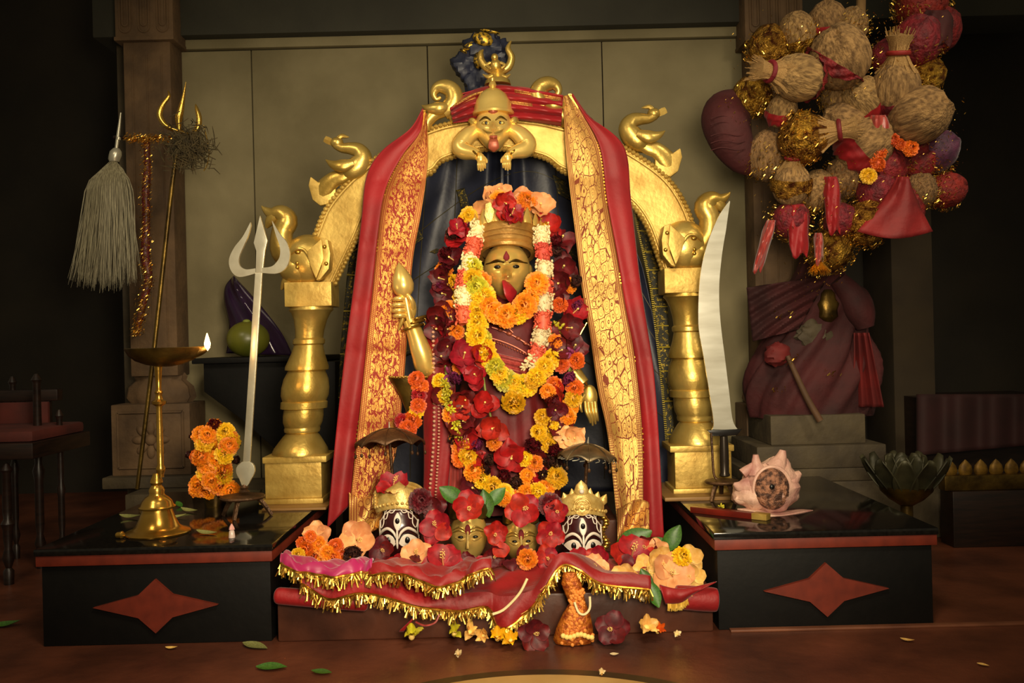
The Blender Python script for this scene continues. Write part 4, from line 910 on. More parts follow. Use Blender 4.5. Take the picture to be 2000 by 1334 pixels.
# ------------------------------------------------------------------ red fringed cloth on the step
cloth = thing('fringed_cloth', at(900, 1170, -.5), 'crumpled red offering cloth with gold fringe spread over the step', 'cloth')
def layer(name, front, back, Yf, Yb, m, drop, amp, sd, zb):
    def f(u, v):
        a = crom(front, u); b = crom(back, u); t = min(1, v / .7)
        if v < .7:
            p = at(b[0], b[1], Yb); q = at(a[0], a[1] - drop, Yf + .012); q.z = max(q.z, .113); q.y = min(q.y, -.53); r_ = p + (q - p) * t; r_.z += .010 * t * noise.noise(V(u * 15, t * 3, sd)) + .005 * math.sin(u * 23 + t * 4 + sd) + amp * math.sin(u * 11 + sd) * t
            r_.y += .008 * math.sin(u * 17 + sd) * t
        else:
            k_ = (v - .7) / .3; q = at(a[0], a[1] - drop, Yf + .012); q.z = max(q.z, .113); q.y = min(q.y, -.53); e = at(a[0], a[1], Yf); r_ = q + (e - q) * k_
            r_.z += amp * math.sin(u * 11 + sd) * (1 - k_) + .006 * math.sin(u * 23 + 4 + sd) * (1 - k_); r_.y += .008 * math.sin(u * 17 + sd) - .005 * math.sin(k_ * PI) + .009 * k_ * math.sin(u * 41 + sd) * min(1, (q.z - e.z) / .05)
        return r_
    o = MB().sheet(f, 110, 30).build(name, m, cloth, solid=.002)
    g = MB(); ed = even([tuple(f(i / 200, 1)) for i in range(201)], .0022)
    for p in ed:
        p = Vector(p); 
        for _ in range(2):
            L = R.choice((R.uniform(.004, .012), R.uniform(.012, .028))); q = p + V(R.gauss(0, .007), -.004 - R.uniform(0, .008), -L); w_ = V(.0009, R.uniform(-.0006, .0006), 0)
            g.add([p - w_ + V(0, -.002, .004), p + w_ + V(0, -.002, .004), q + w_ * 1.6, q - w_ * 1.6], [(0, 1, 2, 3)])
    g.build('fringe', TINSEL, o, kind='stuff')
    MB().tube([Vector(p) + V(0, -.003, .003) for p in ed[::4]], .0032, 6).build('braid', FRINGE, o)
    return o
layer('lower_layer', [(588, 1142), (640, 1174), (700, 1162), (770, 1172), (830, 1188), (890, 1196), (950, 1190), (972, 1226), (1008, 1216), (1048, 1176), (1092, 1112), (1130, 1116), (1180, 1144), (1270, 1152)],
      [(600, 1096), (680, 1092), (760, 1098), (850, 1096), (940, 1096), (1000, 1094), (1060, 1090), (1100, 1086), (1140, 1092), (1200, 1096), (1260, 1100)], -.565, -.36, REDCLOTH, 26, .003, 0, 0)
layer('upper_layer', [(718, 1128), (760, 1120), (800, 1130), (850, 1146), (895, 1140), (922, 1122), (960, 1110)], [(735, 1092), (780, 1090), (830, 1092), (880, 1092), (920, 1090), (960, 1092)], -.575, -.40, REDCLOTH, 20, .002, 2, 0)
layer('pink_layer', [(546, 1104), (585, 1118), (640, 1128), (700, 1122), (728, 1118)], [(560, 1078), (600, 1090), (640, 1096), (690, 1092), (730, 1090)], -.56, -.47, PINKC, 22, .001, 1, 0)
# folded cord lines over the cloth
MB().tube(pts([(1030, 1130, -.575), (1014, 1160, -.582), (985, 1190, -.585), (962, 1200, -.588)], 0), .0032, 6, n=18).build('white_hem', P_WHITE, cloth)
MB().tube(pts([(812, 1215, -.58), (830, 1222, -.59), (850, 1216, -.59), (858, 1200, -.585)], 0), .0022, 6, n=14).build('loose_thread', ROSEC, cloth)
MB().sheet(lambda u, v: at(818 - 40 * v + 10 * u, 1196 + 38 * v - 6 * u * (1 - v) * 2, -.575 - .008 * math.sin(v * 3)), 4, 10).build('hanging_tip', REDCLOTH, cloth, solid=.002)
def bolster(a, b, r, label):
    A_, B_ = at(*a), at(*b); g = MB().tube([A_, A_ + (B_ - A_) * .03, A_ + (B_ - A_) * .12, A_ + (B_ - A_) * .5, A_ + (B_ - A_) * .9, A_ + (B_ - A_) * .98, B_], [r * .5, r * .92, r, r * 1.03, r, r * .85, r * .3], 20, n=24)
    tag(g.build('rolled_cloth', REDCLOTH), label, 'cloth roll')
bolster((536, 1163, -.535), (720, 1178, -.535), .020, 'rolled red cloth under the gold fringe at the pink end of the step')
bolster((1318, 1166, -.525), (1402, 1172, -.525), .028, 'rolled dark red cloth at the step corner beside the conch block')
fp_ = thing('cloth_flap', at(1310, 1182, -.54), 'pointed red cloth flap with short gold fringe over the rolled cloth', 'cloth')
def flapf(u, v): a = crom([(1288, 1142), (1330, 1150), (1400, 1136)], u); b = crom([(1300, 1180), (1330, 1178), (1352, 1160)], u); return at(a[0] + (b[0] - a[0]) * v, a[1] + (b[1] - a[1]) * v, -.553 - .012 * math.sin(v * PI) + .006 * math.sin(u * 9))
MB().sheet(flapf, 16, 10).build('cloth', REDCLOTH, fp_, solid=.002)
g = MB()
for i in range(120): p = flapf(.1 + .85 * i / 120, 1); q = p + V(R.gauss(0, .002), -.004, -R.uniform(.008, .016)); g.add([p + V(-.0009, -.002, .003), p + V(.0009, -.002, .003), q + V(.001, 0, 0), q - V(.001, 0, 0)], [(0, 1, 2, 3)])
g.build('fringe', TINSEL, fp_, kind='stuff')
# brocade pouch at the hanging corner
po = thing('brocade_pouch', at(1122, 1254, -.575), 'orange gold brocade pouch hanging from the cloth corner, strung with beads', 'pouch')
MB().pxlathe([(1112, 1118, 12), (1116, 1140, 20), (1122, 1160, 18), (1128, 1178, 16), (1126, 1196, 26), (1122, 1225, 36), (1120, 1248, 40), (1120, 1255, 36)], -.575, 26, sq=.5).build('bag', mat('orange_brocade', (206, 116, 34), .4, .45, (140, 56, 18), 90, bump=.4, bs=160), po)
g = MB()
for i in range(90):
    a = R.uniform(-1, 1); y = R.uniform(1150, 1252); hw = (14 if y < 1185 else 14 + (y - 1185) * .36); g.ball(at(1126 + a * hw, y, -.575) - V(0, S(hw) * .5 * math.sqrt(max(0, 1 - a * a)) + .001, 0), .0045, segs=7, rings=5)
g.build('bead_rows', mat('amber_bead', (236, 150, 70), .25, .1), po, kind='stuff')
MB().tube(pts([(1122, 1176, -.595), (1130, 1196, -.598), (1142, 1200, -.598), (1152, 1188, -.595), (1152, 1165, -.59)], 0), .0028, 6, n=16).build('bead_cord', P_WHITE, po)
for i in range(9): MB().ball(at(1100 + i * 7, 1242 + 3 * math.sin(i), -.60), .0062, segs=8, rings=6).build('pearl', POLLEN, po)

# ------------------------------------------------------------------ loose flowers
def loose_hib(px, py, Y, size, m, label, d=None, group=None, name='hibiscus', stm=True):
    c = at(px, py, Y); o = thing(name, c, label, 'flower', group); d = Vector(d if d else (R.uniform(-.3, .3), -1, R.uniform(0, .5))).normalized()
    q = d.to_track_quat('Z', 'Y') @ Quaternion((0, 0, 1), R.uniform(0, 6.28)); s = S(size, Y) * .86
    for k_ in range(5):
        ob = bpy.data.objects.new('petal', hib_petal(m, R.randrange(6))); COL.objects.link(ob); ob.parent = o; ob.rotation_mode = 'QUATERNION'
        ob.rotation_quaternion = q @ Quaternion((0, 0, 1), 2 * PI * k_ / 5 + R.uniform(-.12, .12)) @ Quaternion((1, 0, 0), R.uniform(-.1, .25)); ob.scale = (s, s, s); ob.location = (q @ V(0, 0, .02 * s * (k_ % 2)))
    if stm:
        ob = bpy.data.objects.new('stamen', stamen_mesh(P_PEACH if m in (P_RED, P_DRED) else P_CREAM)); COL.objects.link(ob); ob.parent = o; ob.rotation_mode = 'QUATERNION'; ob.rotation_quaternion = q; ob.scale = (s, s, s)
    return o
HB = [(768, 955, -.29, 76, P_RED, 'red hibiscus above the ribbed gilt crown of the left maroon mask', (.1, -.6, .8)),
      (915, 990, -.40, 74, P_RED, 'red hibiscus on the brow of the left gold mask', (0, -1, .25)),
      (1020, 996, -.40, 80, P_RED, 'red hibiscus on the brow of the gold mask nearer the petalled crown', (.05, -1, .2)),
      (853, 1030, -.375, 76, P_RED, 'deep red hibiscus between the left maroon mask and the left gold mask', (-.1, -1, .3)),
      (866, 1104, -.46, 96, P_RED, 'large bright red hibiscus lying on the cloth below the gold masks', (.1, -.8, .7)),
      (742, 1072, -.39, 60, P_DRED, 'dark red hibiscus under the left eye of the left maroon mask', None),
      (967, 1040, -.375, 56, P_RED, 'red hibiscus wedged between the two gold masks', (.2, -1, .1)),
      (1074, 1044, -.38, 66, P_RED, 'red hibiscus between the right gold mask and the maroon mask', (.1, -1, .1)),
      (1066, 1088, -.41, 54, P_RED, 'red hibiscus lying just left of the maroon mask with petalled crown', None),
      (965, 1086, -.41, 52, P_DRED, 'dark hibiscus on the cloth below the gap of the gold masks', None),
      (1234, 1088, -.42, 100, P_RED, 'largest red hibiscus right of the maroon mask with petalled crown', (.1, -.8, .6)),
      (1166, 1090, -.42, 56, P_RED, 'red hibiscus under the eye of the petalled-crown mask', (0, -1, .3)),
      (1196, 1228, -.60, 78, P_DRED, 'dark red hibiscus on the floor right of the brocade pouch', (-.1, -1, .4)),
      (1042, 1238, -.60, 74, P_DRED, 'dark closed hibiscus on the floor left of the brocade pouch', (.2, -1, .1)),
      (850, 996, -.33, 60, P_DRED, 'dark red hibiscus behind the left gold mask cap', None),
      (912, 1098, -.41, 44, P_DRED, 'dark hibiscus lying under the chin of the left gold mask', None),
      (1085, 1000, -.33, 56, P_RED, 'red hibiscus petals tucked beside the petalled gilt crown', None),
      (1262, 1070, -.40, 52, P_DRED, 'small dark red hibiscus between the green leaves on the right', None),
      (815, 1086, -.42, 74, P_PEACH, 'peach hibiscus covering the chin of the left maroon mask', (0, -1, .4)),
      (696, 1054, -.40, 88, P_PEACH, 'curled peach hibiscus left of the left maroon mask', (.2, -.9, .3)),
      (622, 1046, -.42, 66, P_PEACH, 'peach hibiscus on top of the marigold pile by the left block', None),
      (1160, 1112, -.46, 68, P_PEACH, 'peach hibiscus on the cloth below the petalled-crown mask', (0, -.8, .7)),
      (1222, 1128, -.49, 66, P_CREAM, 'cream hibiscus drooping over the fringe below the largest red hibiscus', None),
      (1312, 1124, -.48, 100, P_PEACH, 'broad peach hibiscus over the rolled cloth by the conch block', (.1, -.9, .5)),
      (1288, 1098, -.45, 70, P_CREAM, 'cream hibiscus above the broad peach one by the conch block', None),
      (1345, 1092, -.44, 66, P_CREAM, 'cream hibiscus beside the block corner under the conch', None),
      (1262, 1112, -.46, 64, P_CREAM, 'cream hibiscus between the largest red one and the broad peach one', None),
      (1352, 1128, -.47, 62, P_CREAM, 'torn cream hibiscus against the side of the conch block', None),
      (1285, 1076, -.41, 58, P_PEACH, 'peach hibiscus below the paired green leaves', None)]
for px, py, Y, sz, m, lb, d in HB: loose_hib(px, py, Y, sz, m, lb, d)
def loose(kind, m, px, py, Y, sz, label, group=None, d=None, name=None):
    o = flower(None, kind, m, px, py, Y, sz, d); 
    if name: o.name = name
    return tag(o, label, 'flower', group)
loose('m', P_DRED, 822, 978, -.33, 52, 'round dark red bloom beside the ribbed gilt crown', name='red_pompom_flower')
loose('m', P_DRED, 1074, 986, -.31, 50, 'round dark red bloom left of the petalled gilt crown', name='red_pompom_flower')
loose('m', P_ORANGE, 1030, 1092, -.44, 44, 'orange marigold under the chin of the gold mask by the petalled crown')
loose('m', P_ORANGE, 985, 975, -.22, 34, 'orange marigold behind the two gold masks')
loose('m', P_YELLOW, 1332, 1088, -.47, 42, 'yellow marigold by the block corner under the conch')
for i, (x, y, s_, m) in enumerate(((600, 1072, 34, P_DEEPO), (622, 1064, 36, P_ORANGE), (612, 1084, 36, P_DEEPO), (640, 1080, 36, P_ORANGE), (655, 1066, 32, P_DEEPO), (590, 1060, 26, P_DEEPO), (650, 1088, 34, P_DEEPO), (632, 1090, 30, P_ORANGE), (668, 1084, 32, P_DEEPO), (606, 1048, 26, P_DEEPO), (680, 1092, 26, P_ORANGE))):
    loose('m', m, x, y, -.45 + .01 * (i % 3), s_, 'orange marigold heaped on the cloth beside the left block', 'marigolds heaped beside the left block')
loose('m', P_YELLOW, 582, 1084, -.47, 30, 'yellow marigold at the edge of the orange heap beside the left block')
loose('w', P_BROWN, 690, 1078, -.44, 48, 'brown withered bloom under the curled peach hibiscus', name='withered_flower')
loose('w', P_DRED, 1275, 1095, -.43, 40, 'dark wilted bloom among the cream flowers on the right', name='withered_flower')
loose('b', P_WHITE, 1255, 1160, -.54, 30, 'white bud cluster at the fringe end below the cream hibiscus', name='bud_cluster')
for i in range(16):
    x, y = R.uniform(720, 1210), R.uniform(1088, 1100); 
    o = inst(hib_petal(R.choice([P_RED, P_RED, P_DRED]), R.randrange(6)), 'loose_petal', None, at(x, y, -.43 + R.uniform(-.02, .03)), V(R.uniform(-.5, .5), -.6, .8), None, S(R.uniform(44, 62), -.4)); tag(o, 'loose flower petal scattered at the feet of the masks', 'petal', 'loose petals at the masks')

# leaves
def leaf_mesh(m, var, wid=.26):
    key = ('leaf', m.name, var, wid)
    if key not in MC:
        r = random.Random(var); bnd = r.uniform(.1, .5); tw = r.uniform(-.4, .4)
        def f(u, v):
            s = (u - .5) * 2; wd = wid * math.sin(PI * min(.985, max(.015, v))) ** .8
            return V(s * wd, v - .5, bnd * (v - .5) ** 2 + .10 * s * s * wd * 3 + tw * s * wd * (v - .5))
        MC[key] = MB().sheet(f, 6, 10).mesh('leaf', m, 80)
    return MC[key]
def leaf(px, py, Y, L, ang, m, label, d=(0, -1, .5), wid=.26, group=None, parent=None, name='leaf'):
    o = inst(leaf_mesh(m, R.randrange(4), wid), name, parent, at(px, py, Y), d, ang, S(L, Y))
    if parent is None: tag(o, label, 'leaf', group)
    return o
for px, py, Y, L, a, lb in ((884, 968, -.28, 62, 1.0, 'green leaf behind the hibiscus on the left gold mask'), (950, 985, -.28, 58, .2, 'green leaf between the two brow hibiscus flowers'), (968, 972, -.27, 54, -.8, 'green leaf below the hanging marigold loop'), (1236, 1056, -.36, 84, 2.0, 'long green leaf below the right sari panel'), (1285, 1068, -.37, 70, 1.5, 'green leaf lying right of the long one below the right sari panel'), (1312, 1054, -.38, 64, -.6, 'green leaf standing against the conch block'), (1262, 1132, -.52, 46, .4, 'green leaf hanging over the step near the cream hibiscus'), (1276, 1160, -.545, 56, .3, 'green leaf pointing down over the step edge')):
    leaf(px, py, Y, L, a, LEAFM, lb)
# floor offerings
def daisy(px, py, s_, m, label, d=(0, -.8, .7), n=6, name='small_blossom', z=None):
    Yf = None
    c = at(px, py, -.5); # drop on to the floor along the view ray
    k_ = H / (H - c.z); c = V(c.x * k_, -D + (c.y + D) * k_, 0); s2 = s_ * (c.y + D) / F
    o = thing(name, V(c.x, c.y, .0), label, 'flower'); q = Vector(d).normalized().to_track_quat('Z', 'Y')
    for i in range(n):
        ob = bpy.data.objects.new('petal', hib_petal(m, i % 6)); COL.objects.link(ob); ob.parent = o; ob.rotation_mode = 'QUATERNION'; ob.rotation_quaternion = q @ Quaternion((0, 0, 1), 2 * PI * i / n) @ Quaternion((1, 0, 0), R.uniform(.35, 1.0)); ob.scale = (s2 * R.uniform(.42, .7), s2 * R.uniform(.85, 1.15), s2); ob.location = (0, 0, s2 * .42)
    MB().ball(c + V(0, -.1 * s2, s2 * .45), s2 * .12, segs=8, rings=6).build('centre', POLLEN if m is not P_WHITE else P_CREAM, o)
    return o
daisy(805, 1266, 52, P_LEMON, 'yellow green blossom alone on the floor at the left', (0, -.5, .9), 5)
daisy(888, 1258, 46, P_LEMON, 'yellow green blossom at the left end of the floor row', None or (0, -.6, .8), 5)
daisy(918, 1256, 48, P_CREAM, 'cream blossom in the floor row next to the yellow green one', (.2, -.8, .6), 5)
daisy(946, 1262, 50, P_CREAM, 'round cream blossom in the middle of the floor row', (0, -1, .3), 6)
daisy(972, 1266, 44, P_YELLOW, 'yellow blossom in the floor row beside the round cream one', (0, -.7, .7), 6)
daisy(998, 1270, 42, P_YELLOW, 'yellow blossom at the right end of the floor row', (.1, -.7, .7), 6)
daisy(1262, 1252, 60, P_CREAM, 'cream star blossom on the floor beside the dark red hibiscus', (.1, -.8, .6), 5)
daisy(1284, 1250, 40, P_DEEPO, 'small orange blossom on the floor beside the cream star blossom', (.1, -.8, .6), 6)
daisy(895, 1290, 24, P_WHITE, 'tiny white blossom on the floor below the flower row', (0, -.7, .7), 6)
daisy(1175, 1326, 24, P_WHITE, 'tiny white blossom on the rim of the floor disc', (0, -.7, .7), 5)
daisy(1322, 1250, 22, P_WHITE, 'tiny white blossom on the floor near the conch block', (0, -.7, .7), 5)
def floor_leaf(px, py, L, ang, m, label, wid=.26):
    c = at(px, py, -.5); k_ = H / (H - c.z); c = V(c.x * k_, -D + (c.y + D) * k_, .004); s2 = L * (c.y + D) / F
    o = inst(leaf_mesh(m, R.randrange(4), wid), 'leaf', None, c, (0, -.15, 1), ang, s2); tag(o, label, 'leaf')
floor_leaf(498, 1266, 62, 1.1, LEAFP, 'pale folded leaf on the floor at the corner of the left block', .2)
floor_leaf(530, 1308, 62, 1.5, LEAFM, 'bright green leaf lying on the floor in front of the left block', .24)
floor_leaf(628, 1317, 44, 1.3, LEAFM, 'small green leaf on the floor below the step', .22)
floor_leaf(12, 1224, 50, 1.9, LEAFM, 'green leaf on the floor at the far left edge', .24)
floor_leaf(1772, 1254, 26, 1.2, P_CREAM, 'small yellow petal on the floor before the right block', .2)
floor_leaf(1920, 1302, 22, 1.0, P_CREAM, 'tiny yellow petal on the floor at the lower right', .2)
floor_leaf(335, 1269, 24, 1.6, P_CREAM, 'small yellow petal on the floor before the left block', .2)
floor_leaf(1200, 1282, 18, 1.6, P_WHITE, 'tiny white petal on the floor before the brocade pouch', .3)

# ------------------------------------------------------------------ two ceremonial umbrellas
def umbrella(cx, cy, rx, h_, tilt, Y, m, hm, foot, label, fil):
    o = thing('ceremonial_umbrella', at(foot[0], foot[1], Y + .02), label, 'umbrella'); c = at(cx, cy, Y); Rm = Matrix.Rotation(tilt[0], 3, 'X') @ Matrix.Rotation(tilt[1], 3, 'Y')
    r_ = S(rx, Y); hh = S(h_, Y); n_ = 48
    def ring(k_, z, sc=0): return [c + Rm @ V(r_ * k_ * math.cos(2 * PI * j / n_), r_ * k_ * math.sin(2 * PI * j / n_), z - sc * abs(math.sin(4 * 2 * PI * j / n_ / 1.0)) * .0) for j in range(n_)]
    prof = [(0.01, hh), (.25, hh * .95), (.5, hh * .80), (.75, hh * .52), (.92, hh * .2), (1.0, -.002)]
    g = MB().rings([[p + Rm @ V(0, 0, .014 * abs(math.sin(4 * 2 * PI * j / n_)) * k_ ** 6) for j, p in enumerate(ring(k_, z))] for k_, z in prof], cap=False)
    can = g.build('canopy', m, o, solid=.003)
    for i in range(8):
        a = 2 * PI * i / 8; MB().tube([c + Rm @ V(r_ * k_ * math.cos(a), r_ * k_ * math.sin(a), z + .002) for k_, z in prof], .0018, 6).build('rib', m, can)
        e = c + Rm @ V(r_ * math.cos(a), r_ * math.sin(a), -.004); MB().tube([e, e + V(0, 0, -.012)], .0008, 5).build('chain', m, can); MB().ball(e + V(0, 0, -.018), (.004, .004, .006), segs=8, rings=6).build('drop', hm, can)
    if fil:
        g = MB()
        for i in range(24):
            a = 2 * PI * i / 24
            g.tube([c + Rm @ V(r_ * k_ * math.cos(a + .16 * math.sin(k_ * 16)), r_ * k_ * math.sin(a + .16 * math.sin(k_ * 16)), crom([(z,) for _, z in prof], min(1, (k_ - .01)))[0] + .001) for k_ in [.3 + .7 * j / 12 for j in range(13)]], .0012, 5)
        g.build('filigree', SILVER, can)
    top = c + Rm @ V(0, 0, hh); MB().tube([top, top + Rm @ V(0, 0, .02)], [.003, .001], 8).build('finial', SILVER, o)
    MB().tube([top, c, at(foot[0], foot[1], Y + .02)], [.004, .0045, .004], 10).build('handle', hm, o)
umbrella(762, 872, 68, 34, (-.14, -.04), -.20, BRONZE, BRONZE, (772, 1000), 'dark bronze ceremonial umbrella in front of the left sari panel', False)
umbrella(1146, 898, 58, 30, (-.05, .10), -.20, mat('dull_silver_filigree', (128, 112, 84), .4, .7, (80, 66, 48), 20), BRONZE, (1141, 1000), 'small filigree silver umbrella beside the right sari panel', True)

# ------------------------------------------------------------------ left block: oil lamp, trident, marigold bundle
YL = -.36
ol = thing('oil_lamp', at(308, 1046, YL), 'tall brass oil lamp with bell foot, shallow bowl and one flame', 'lamp')
ol.location.z = ZB; ORG[ol.name] = ol.location.copy()
def vprof(l, Y, x=None, segs=36, **k):          # (row px, half width px) about a vertical axis through px x at the foot
    b = at(x, l[0][0], Y); return MB().lathe([(S(w, Y), at(x, y, Y).z - b.z) for y, w in l], b, segs, **k)
foot = vprof([(1047, 60), (1044, 62), (1042, 60), (1038, 48), (1032, 41), (1018, 34), (1004, 29), (1000, 28), (998, 34), (995, 35), (992, 31), (984, 28), (977, 22), (972, 15), (968, 14), (963, 15), (958, 13), (953, 9), (948, 12), (942, 11), (936, 8), (930, 6)], YL, 308).build('bell_foot', BRASS, ol)
foot.location.z += ZB - at(308, 1047, YL).z + .0005
vprof([(932, 6), (925, 6), (920, 8), (914, 9), (908, 6), (880, 6.5), (840, 6), (800, 5.5), (793, 6), (789, 13), (784, 14), (780, 8), (772, 6), (766, 8), (760, 5), (740, 6), (716, 8), (705, 9)], YL, 314, 20).build('stem', BRASS, ol)
bw = vprof([(716, 12), (712, 34), (704, 54), (694, 66), (684, 72), (680, 74), (679, 71), (686, 66), (696, 50), (703, 30), (705, 1)], YL, 322).build('oil_bowl', BRASSD, ol)
vprof([(690, 62), (688.6, 62), (688.5, 1)], YL, 322).build('oil', mat('lamp_oil', (60, 42, 14), .08), bw)
MB().tube(pts([(372, 690), (392, 685), (404, 681)], YL), [.016, .012, .006], 10, n=8).build('spout', BRASSD, bw)
wk = MB().tube(pts([(380, 686), (398, 680), (404, 677)], YL), .0035, 8, n=8).build('wick', P_WHITE, bw)
MB().lathe([(.001, -.014), (.0065, -.006), (.008, .004), (.005, .016), (.001, .03)], at(405, 674, YL), 14).build('flame', mat('flame', (255, 214, 140), .5, emit=((255, 190, 96), 26.0)), wk, label='small bright flame at the spout')
fl = bpy.data.lights.new('flame_light', 'POINT'); fl.energy = .9; fl.color = (1, .55, .22); fl.shadow_soft_size = .01
flo = bpy.data.objects.new('flame_light', fl); COL.objects.link(flo); flo.location = at(405, 664, YL - .02)

YT = -.17
def stool(cx, cy, hw, Y, zb, label, legs, m):
    o = thing('tripod_stand', V(at(cx, cy, Y).x, Y, zb), label, 'stand', 'small metal tripod stands'); zt_ = at(cx, cy, Y).z
    MB().lathe([(S(hw, Y), 0), (S(hw + 2, Y), .004), (S(hw, Y), .008), (S(hw * .4, Y), .010), (.001, .010)], V(at(cx, cy, Y).x, Y, zt_ - .008), 28).build('top_disc', m, o)
    for dx, dy in legs:
        a = V(at(cx, cy, Y).x + S(dx * .5, Y), Y + dy * .5, zt_ - .006); b = V(at(cx, cy, Y).x + S(dx, Y), Y + dy, zb + .001)
        MB().tube([a, a + (b - a) * .5 + V(0, 0, .004), b], [.0075, .0065, .0055], 4, n=8, flat=.6).build('leg', m, o)
    return zt_
zt_ = stool(474, 968, 42, YT, ZB, 'bronze tripod stand under the silver trident', ((-46, .03), (-8, -.045), (52, .02)), BRONZE)
tr = thing('silver_trident', at(477, 958, YT), 'broad flat silver trident standing on the left altar block', 'trident')
g = MB()
for poly in (((507.5, 420), (495, 474), (500, 490), (499, 533), (513, 532), (517, 490), (522, 470)),):
    g.prism(poly, YT - .005, YT + .005)
hd_ = g.build('middle_blade', SILVER, tr, bev=.0025)
for nm, out, inn in (('side_prong', [(489, 434), (474, 462), (457, 484), (447, 508), (452, 530), (468, 541), (499, 534)], [(490, 441), (484, 462), (476, 480), (467, 502), (468, 518), (480, 526), (499, 524)]),
                     ('side_prong', [(531, 431), (546, 456), (560, 474), (566, 498), (559, 522), (541, 534), (512, 533)], [(533, 440), (539, 460), (546, 480), (547, 496), (543, 508), (531, 520), (512, 523)])):
    MB().strip(pts(smooth(out, 30), YT - .005), pts(smooth(inn, 30), YT - .005), th=.010).build(nm, SILVER, tr, bev=0)
MB().prism([(498, 532), (512, 532), (488, 905), (474, 905)], YT - .004, YT + .006).build('shaft', SILVER, tr, bev=.002)
MB().prism(smooth([(472, 902), (462, 912), (461, 924), (468, 938), (473, 950), (482, 950), (489, 938), (497, 922), (495, 908), (488, 902)], 24), YT - .006, YT + .006).build('spade_foot', SILVER, tr, bev=.002)
MB().pxlathe([(478, 946, 5), (477, 952, 8), (477, 956, 6), (477, 960, 11)], YT, 16).build('socket', BRONZE, tr)

YB = .02
mb_ = thing('marigold_bundle', at(420, 968, YB), 'thick hanging bundle of orange marigolds behind the silver trident', 'garland'); zz = at(420, 968, YB).z
cpost = MB().lathe([(.03, 0), (.035, .05), (.022, .1), (.02, .2), (.004, .225)], V(at(420, 960, YB).x, YB, ZB), 18).build('core_post', BRASSD, mb_)
for x, y, m_, s_ in [(R.uniform(385, 452) , 850 + i * 4.3, R.choice([P_ORANGE, P_ORANGE, P_YELLOW, P_ORANGE]), 40) for i in range(26)] + [(420, 836, P_ORANGE, 40), (440, 845, P_YELLOW, 42), (405, 850, P_ORANGE, 38), (400, 868, P_YELLOW, 42), (388, 893, P_DEEPO, 36), (400, 955, P_ORANGE, 36), (430, 948, P_ORANGE, 42), (408, 962, P_ORANGE, 30)]:
    flower(mb_, 'm', m_, x, y, YB - .055 + R.uniform(-.015, .015), s_)
flower(mb_, 'w', P_DRED, 419, 832, YB - .05, 38)
for x, y in ((372, 890), (380, 852), (462, 868), (464, 900)): flower(mb_, 'w', P_BROWN, x, y, YB - .02, 26)
# small things on the left block
def on_block(px, py):
    c = at(px, py, 0); o_ = V(0, -D, H); k_ = (H - ZB) / (H - c.z); return o_ + (c - o_) * k_
for px, py, L, a, m_, lb in ((404, 1044, 46, 1.3, LEAFP, 'pale green leaf on the left block by the lamp foot'), (370, 1000, 40, 1.2, LEAFP, 'pale leaf on the left block behind the lamp foot'), (345, 1012, 36, 1.9, LEAFP, 'dry leaf touching the lamp foot on the left block'), (255, 1012, 44, 1.5, LEAFP, 'pale flat leaf left of the lamp foot'), (350, 988, 36, .6, LEAFM, 'curled green leaf behind the lamp on the left block')):
    c = on_block(px, py); o = inst(leaf_mesh(m_, R.randrange(4), .17), 'leaf', None, c + V(0, 0, .003), (0, -.25, 1), a, S(L, c.y)); tag(o, lb, 'leaf')
c = on_block(453, 1050); o = thing('crystal_bell', c, 'tiny pale crystal bell on the front edge of the left block', 'bell')
MB().lathe([(.008, 0), (.008, .003), (.0065, .016), (.004, .02)], c, 12).build('body', mat('pale_crystal', (214, 190, 176), .2), o); MB().lathe([(.0075, .02), (.006, .026), (.001, .034)], c, 6).build('cap', mat('pink_crystal', (226, 170, 160), .3), o)
c = on_block(236, 1052); tag(MB().ball(c + V(0, 0, .009), (.012, .009, .009), fn=lambda u: 1 + .15 * math.sin(6 * u.x)).build('brass_nut', BRASS), 'small shiny brass nut at the edge of the left block', 'nut')
c = on_block(565, 978)

# ------------------------------------------------------------------ brass trident, plant bundle, whisk and tinsel by the pilaster
YP = .30
bt = thing('brass_trident', V(at(268, 962, YP).x, YP, ZB), 'tall thin brass trident leaning by the carved pilaster', 'trident')
MB().tube(pts([(268, 955, YP), (300, 690, YP), (334, 380, YP), (350, 262, YP)], 0), [.007, .0075, .0075, .006], 10, n=20).build('shaft', BRASSD, bt)
MB().tube(pts([(350, 255), (349, 232), (352, 220), (358, 190), (363, 160)], YP), [.006, .012, .011, .006, .001], 10, n=16).build('middle_blade', BRASS, bt)
MB().tube(pts([(348, 256), (324, 245), (312, 225), (318, 205), (330, 188), (328, 177)], YP), [.007, .009, .010, .008, .006, .001], 10, n=22).build('side_prong', BRASS, bt)
MB().tube(pts([(350, 256), (372, 262), (386, 250), (389, 230), (384, 212), (382, 203)], YP), [.006, .008, .010, .009, .006, .001], 10, n=20).build('side_prong', BRASS, bt)
MB().tube(pts([(398, 245), (408, 290), (405, 320), (398, 334)], YP), .0016, 6, n=14).build('wire_loop', BRASS, bt)
pb = thing('dried_plant_bundle', at(368, 330, YP - .02), 'brown tangle of dried plants tied below the brass trident head', 'plant')
tb_ = MB()
for i in range(420):
    a = V(R.gauss(0, .034), R.gauss(0, .016), R.gauss(0, .032)); c = at(368, 290, YP - .02) + a; dr = V(R.gauss(0, 1), R.gauss(0, .5), R.gauss(0, 1)).normalized() * R.uniform(.01, .03)
    tb_.tube([c - dr, c + V(R.gauss(0, .005), 0, R.gauss(0, .005)), c + dr], [.0012, .0018, .0008], 4)
tb_.build('twigs', mat('dry_twigs', (88, 74, 44), .9, 0, (54, 46, 26), 40), pb, kind='stuff')
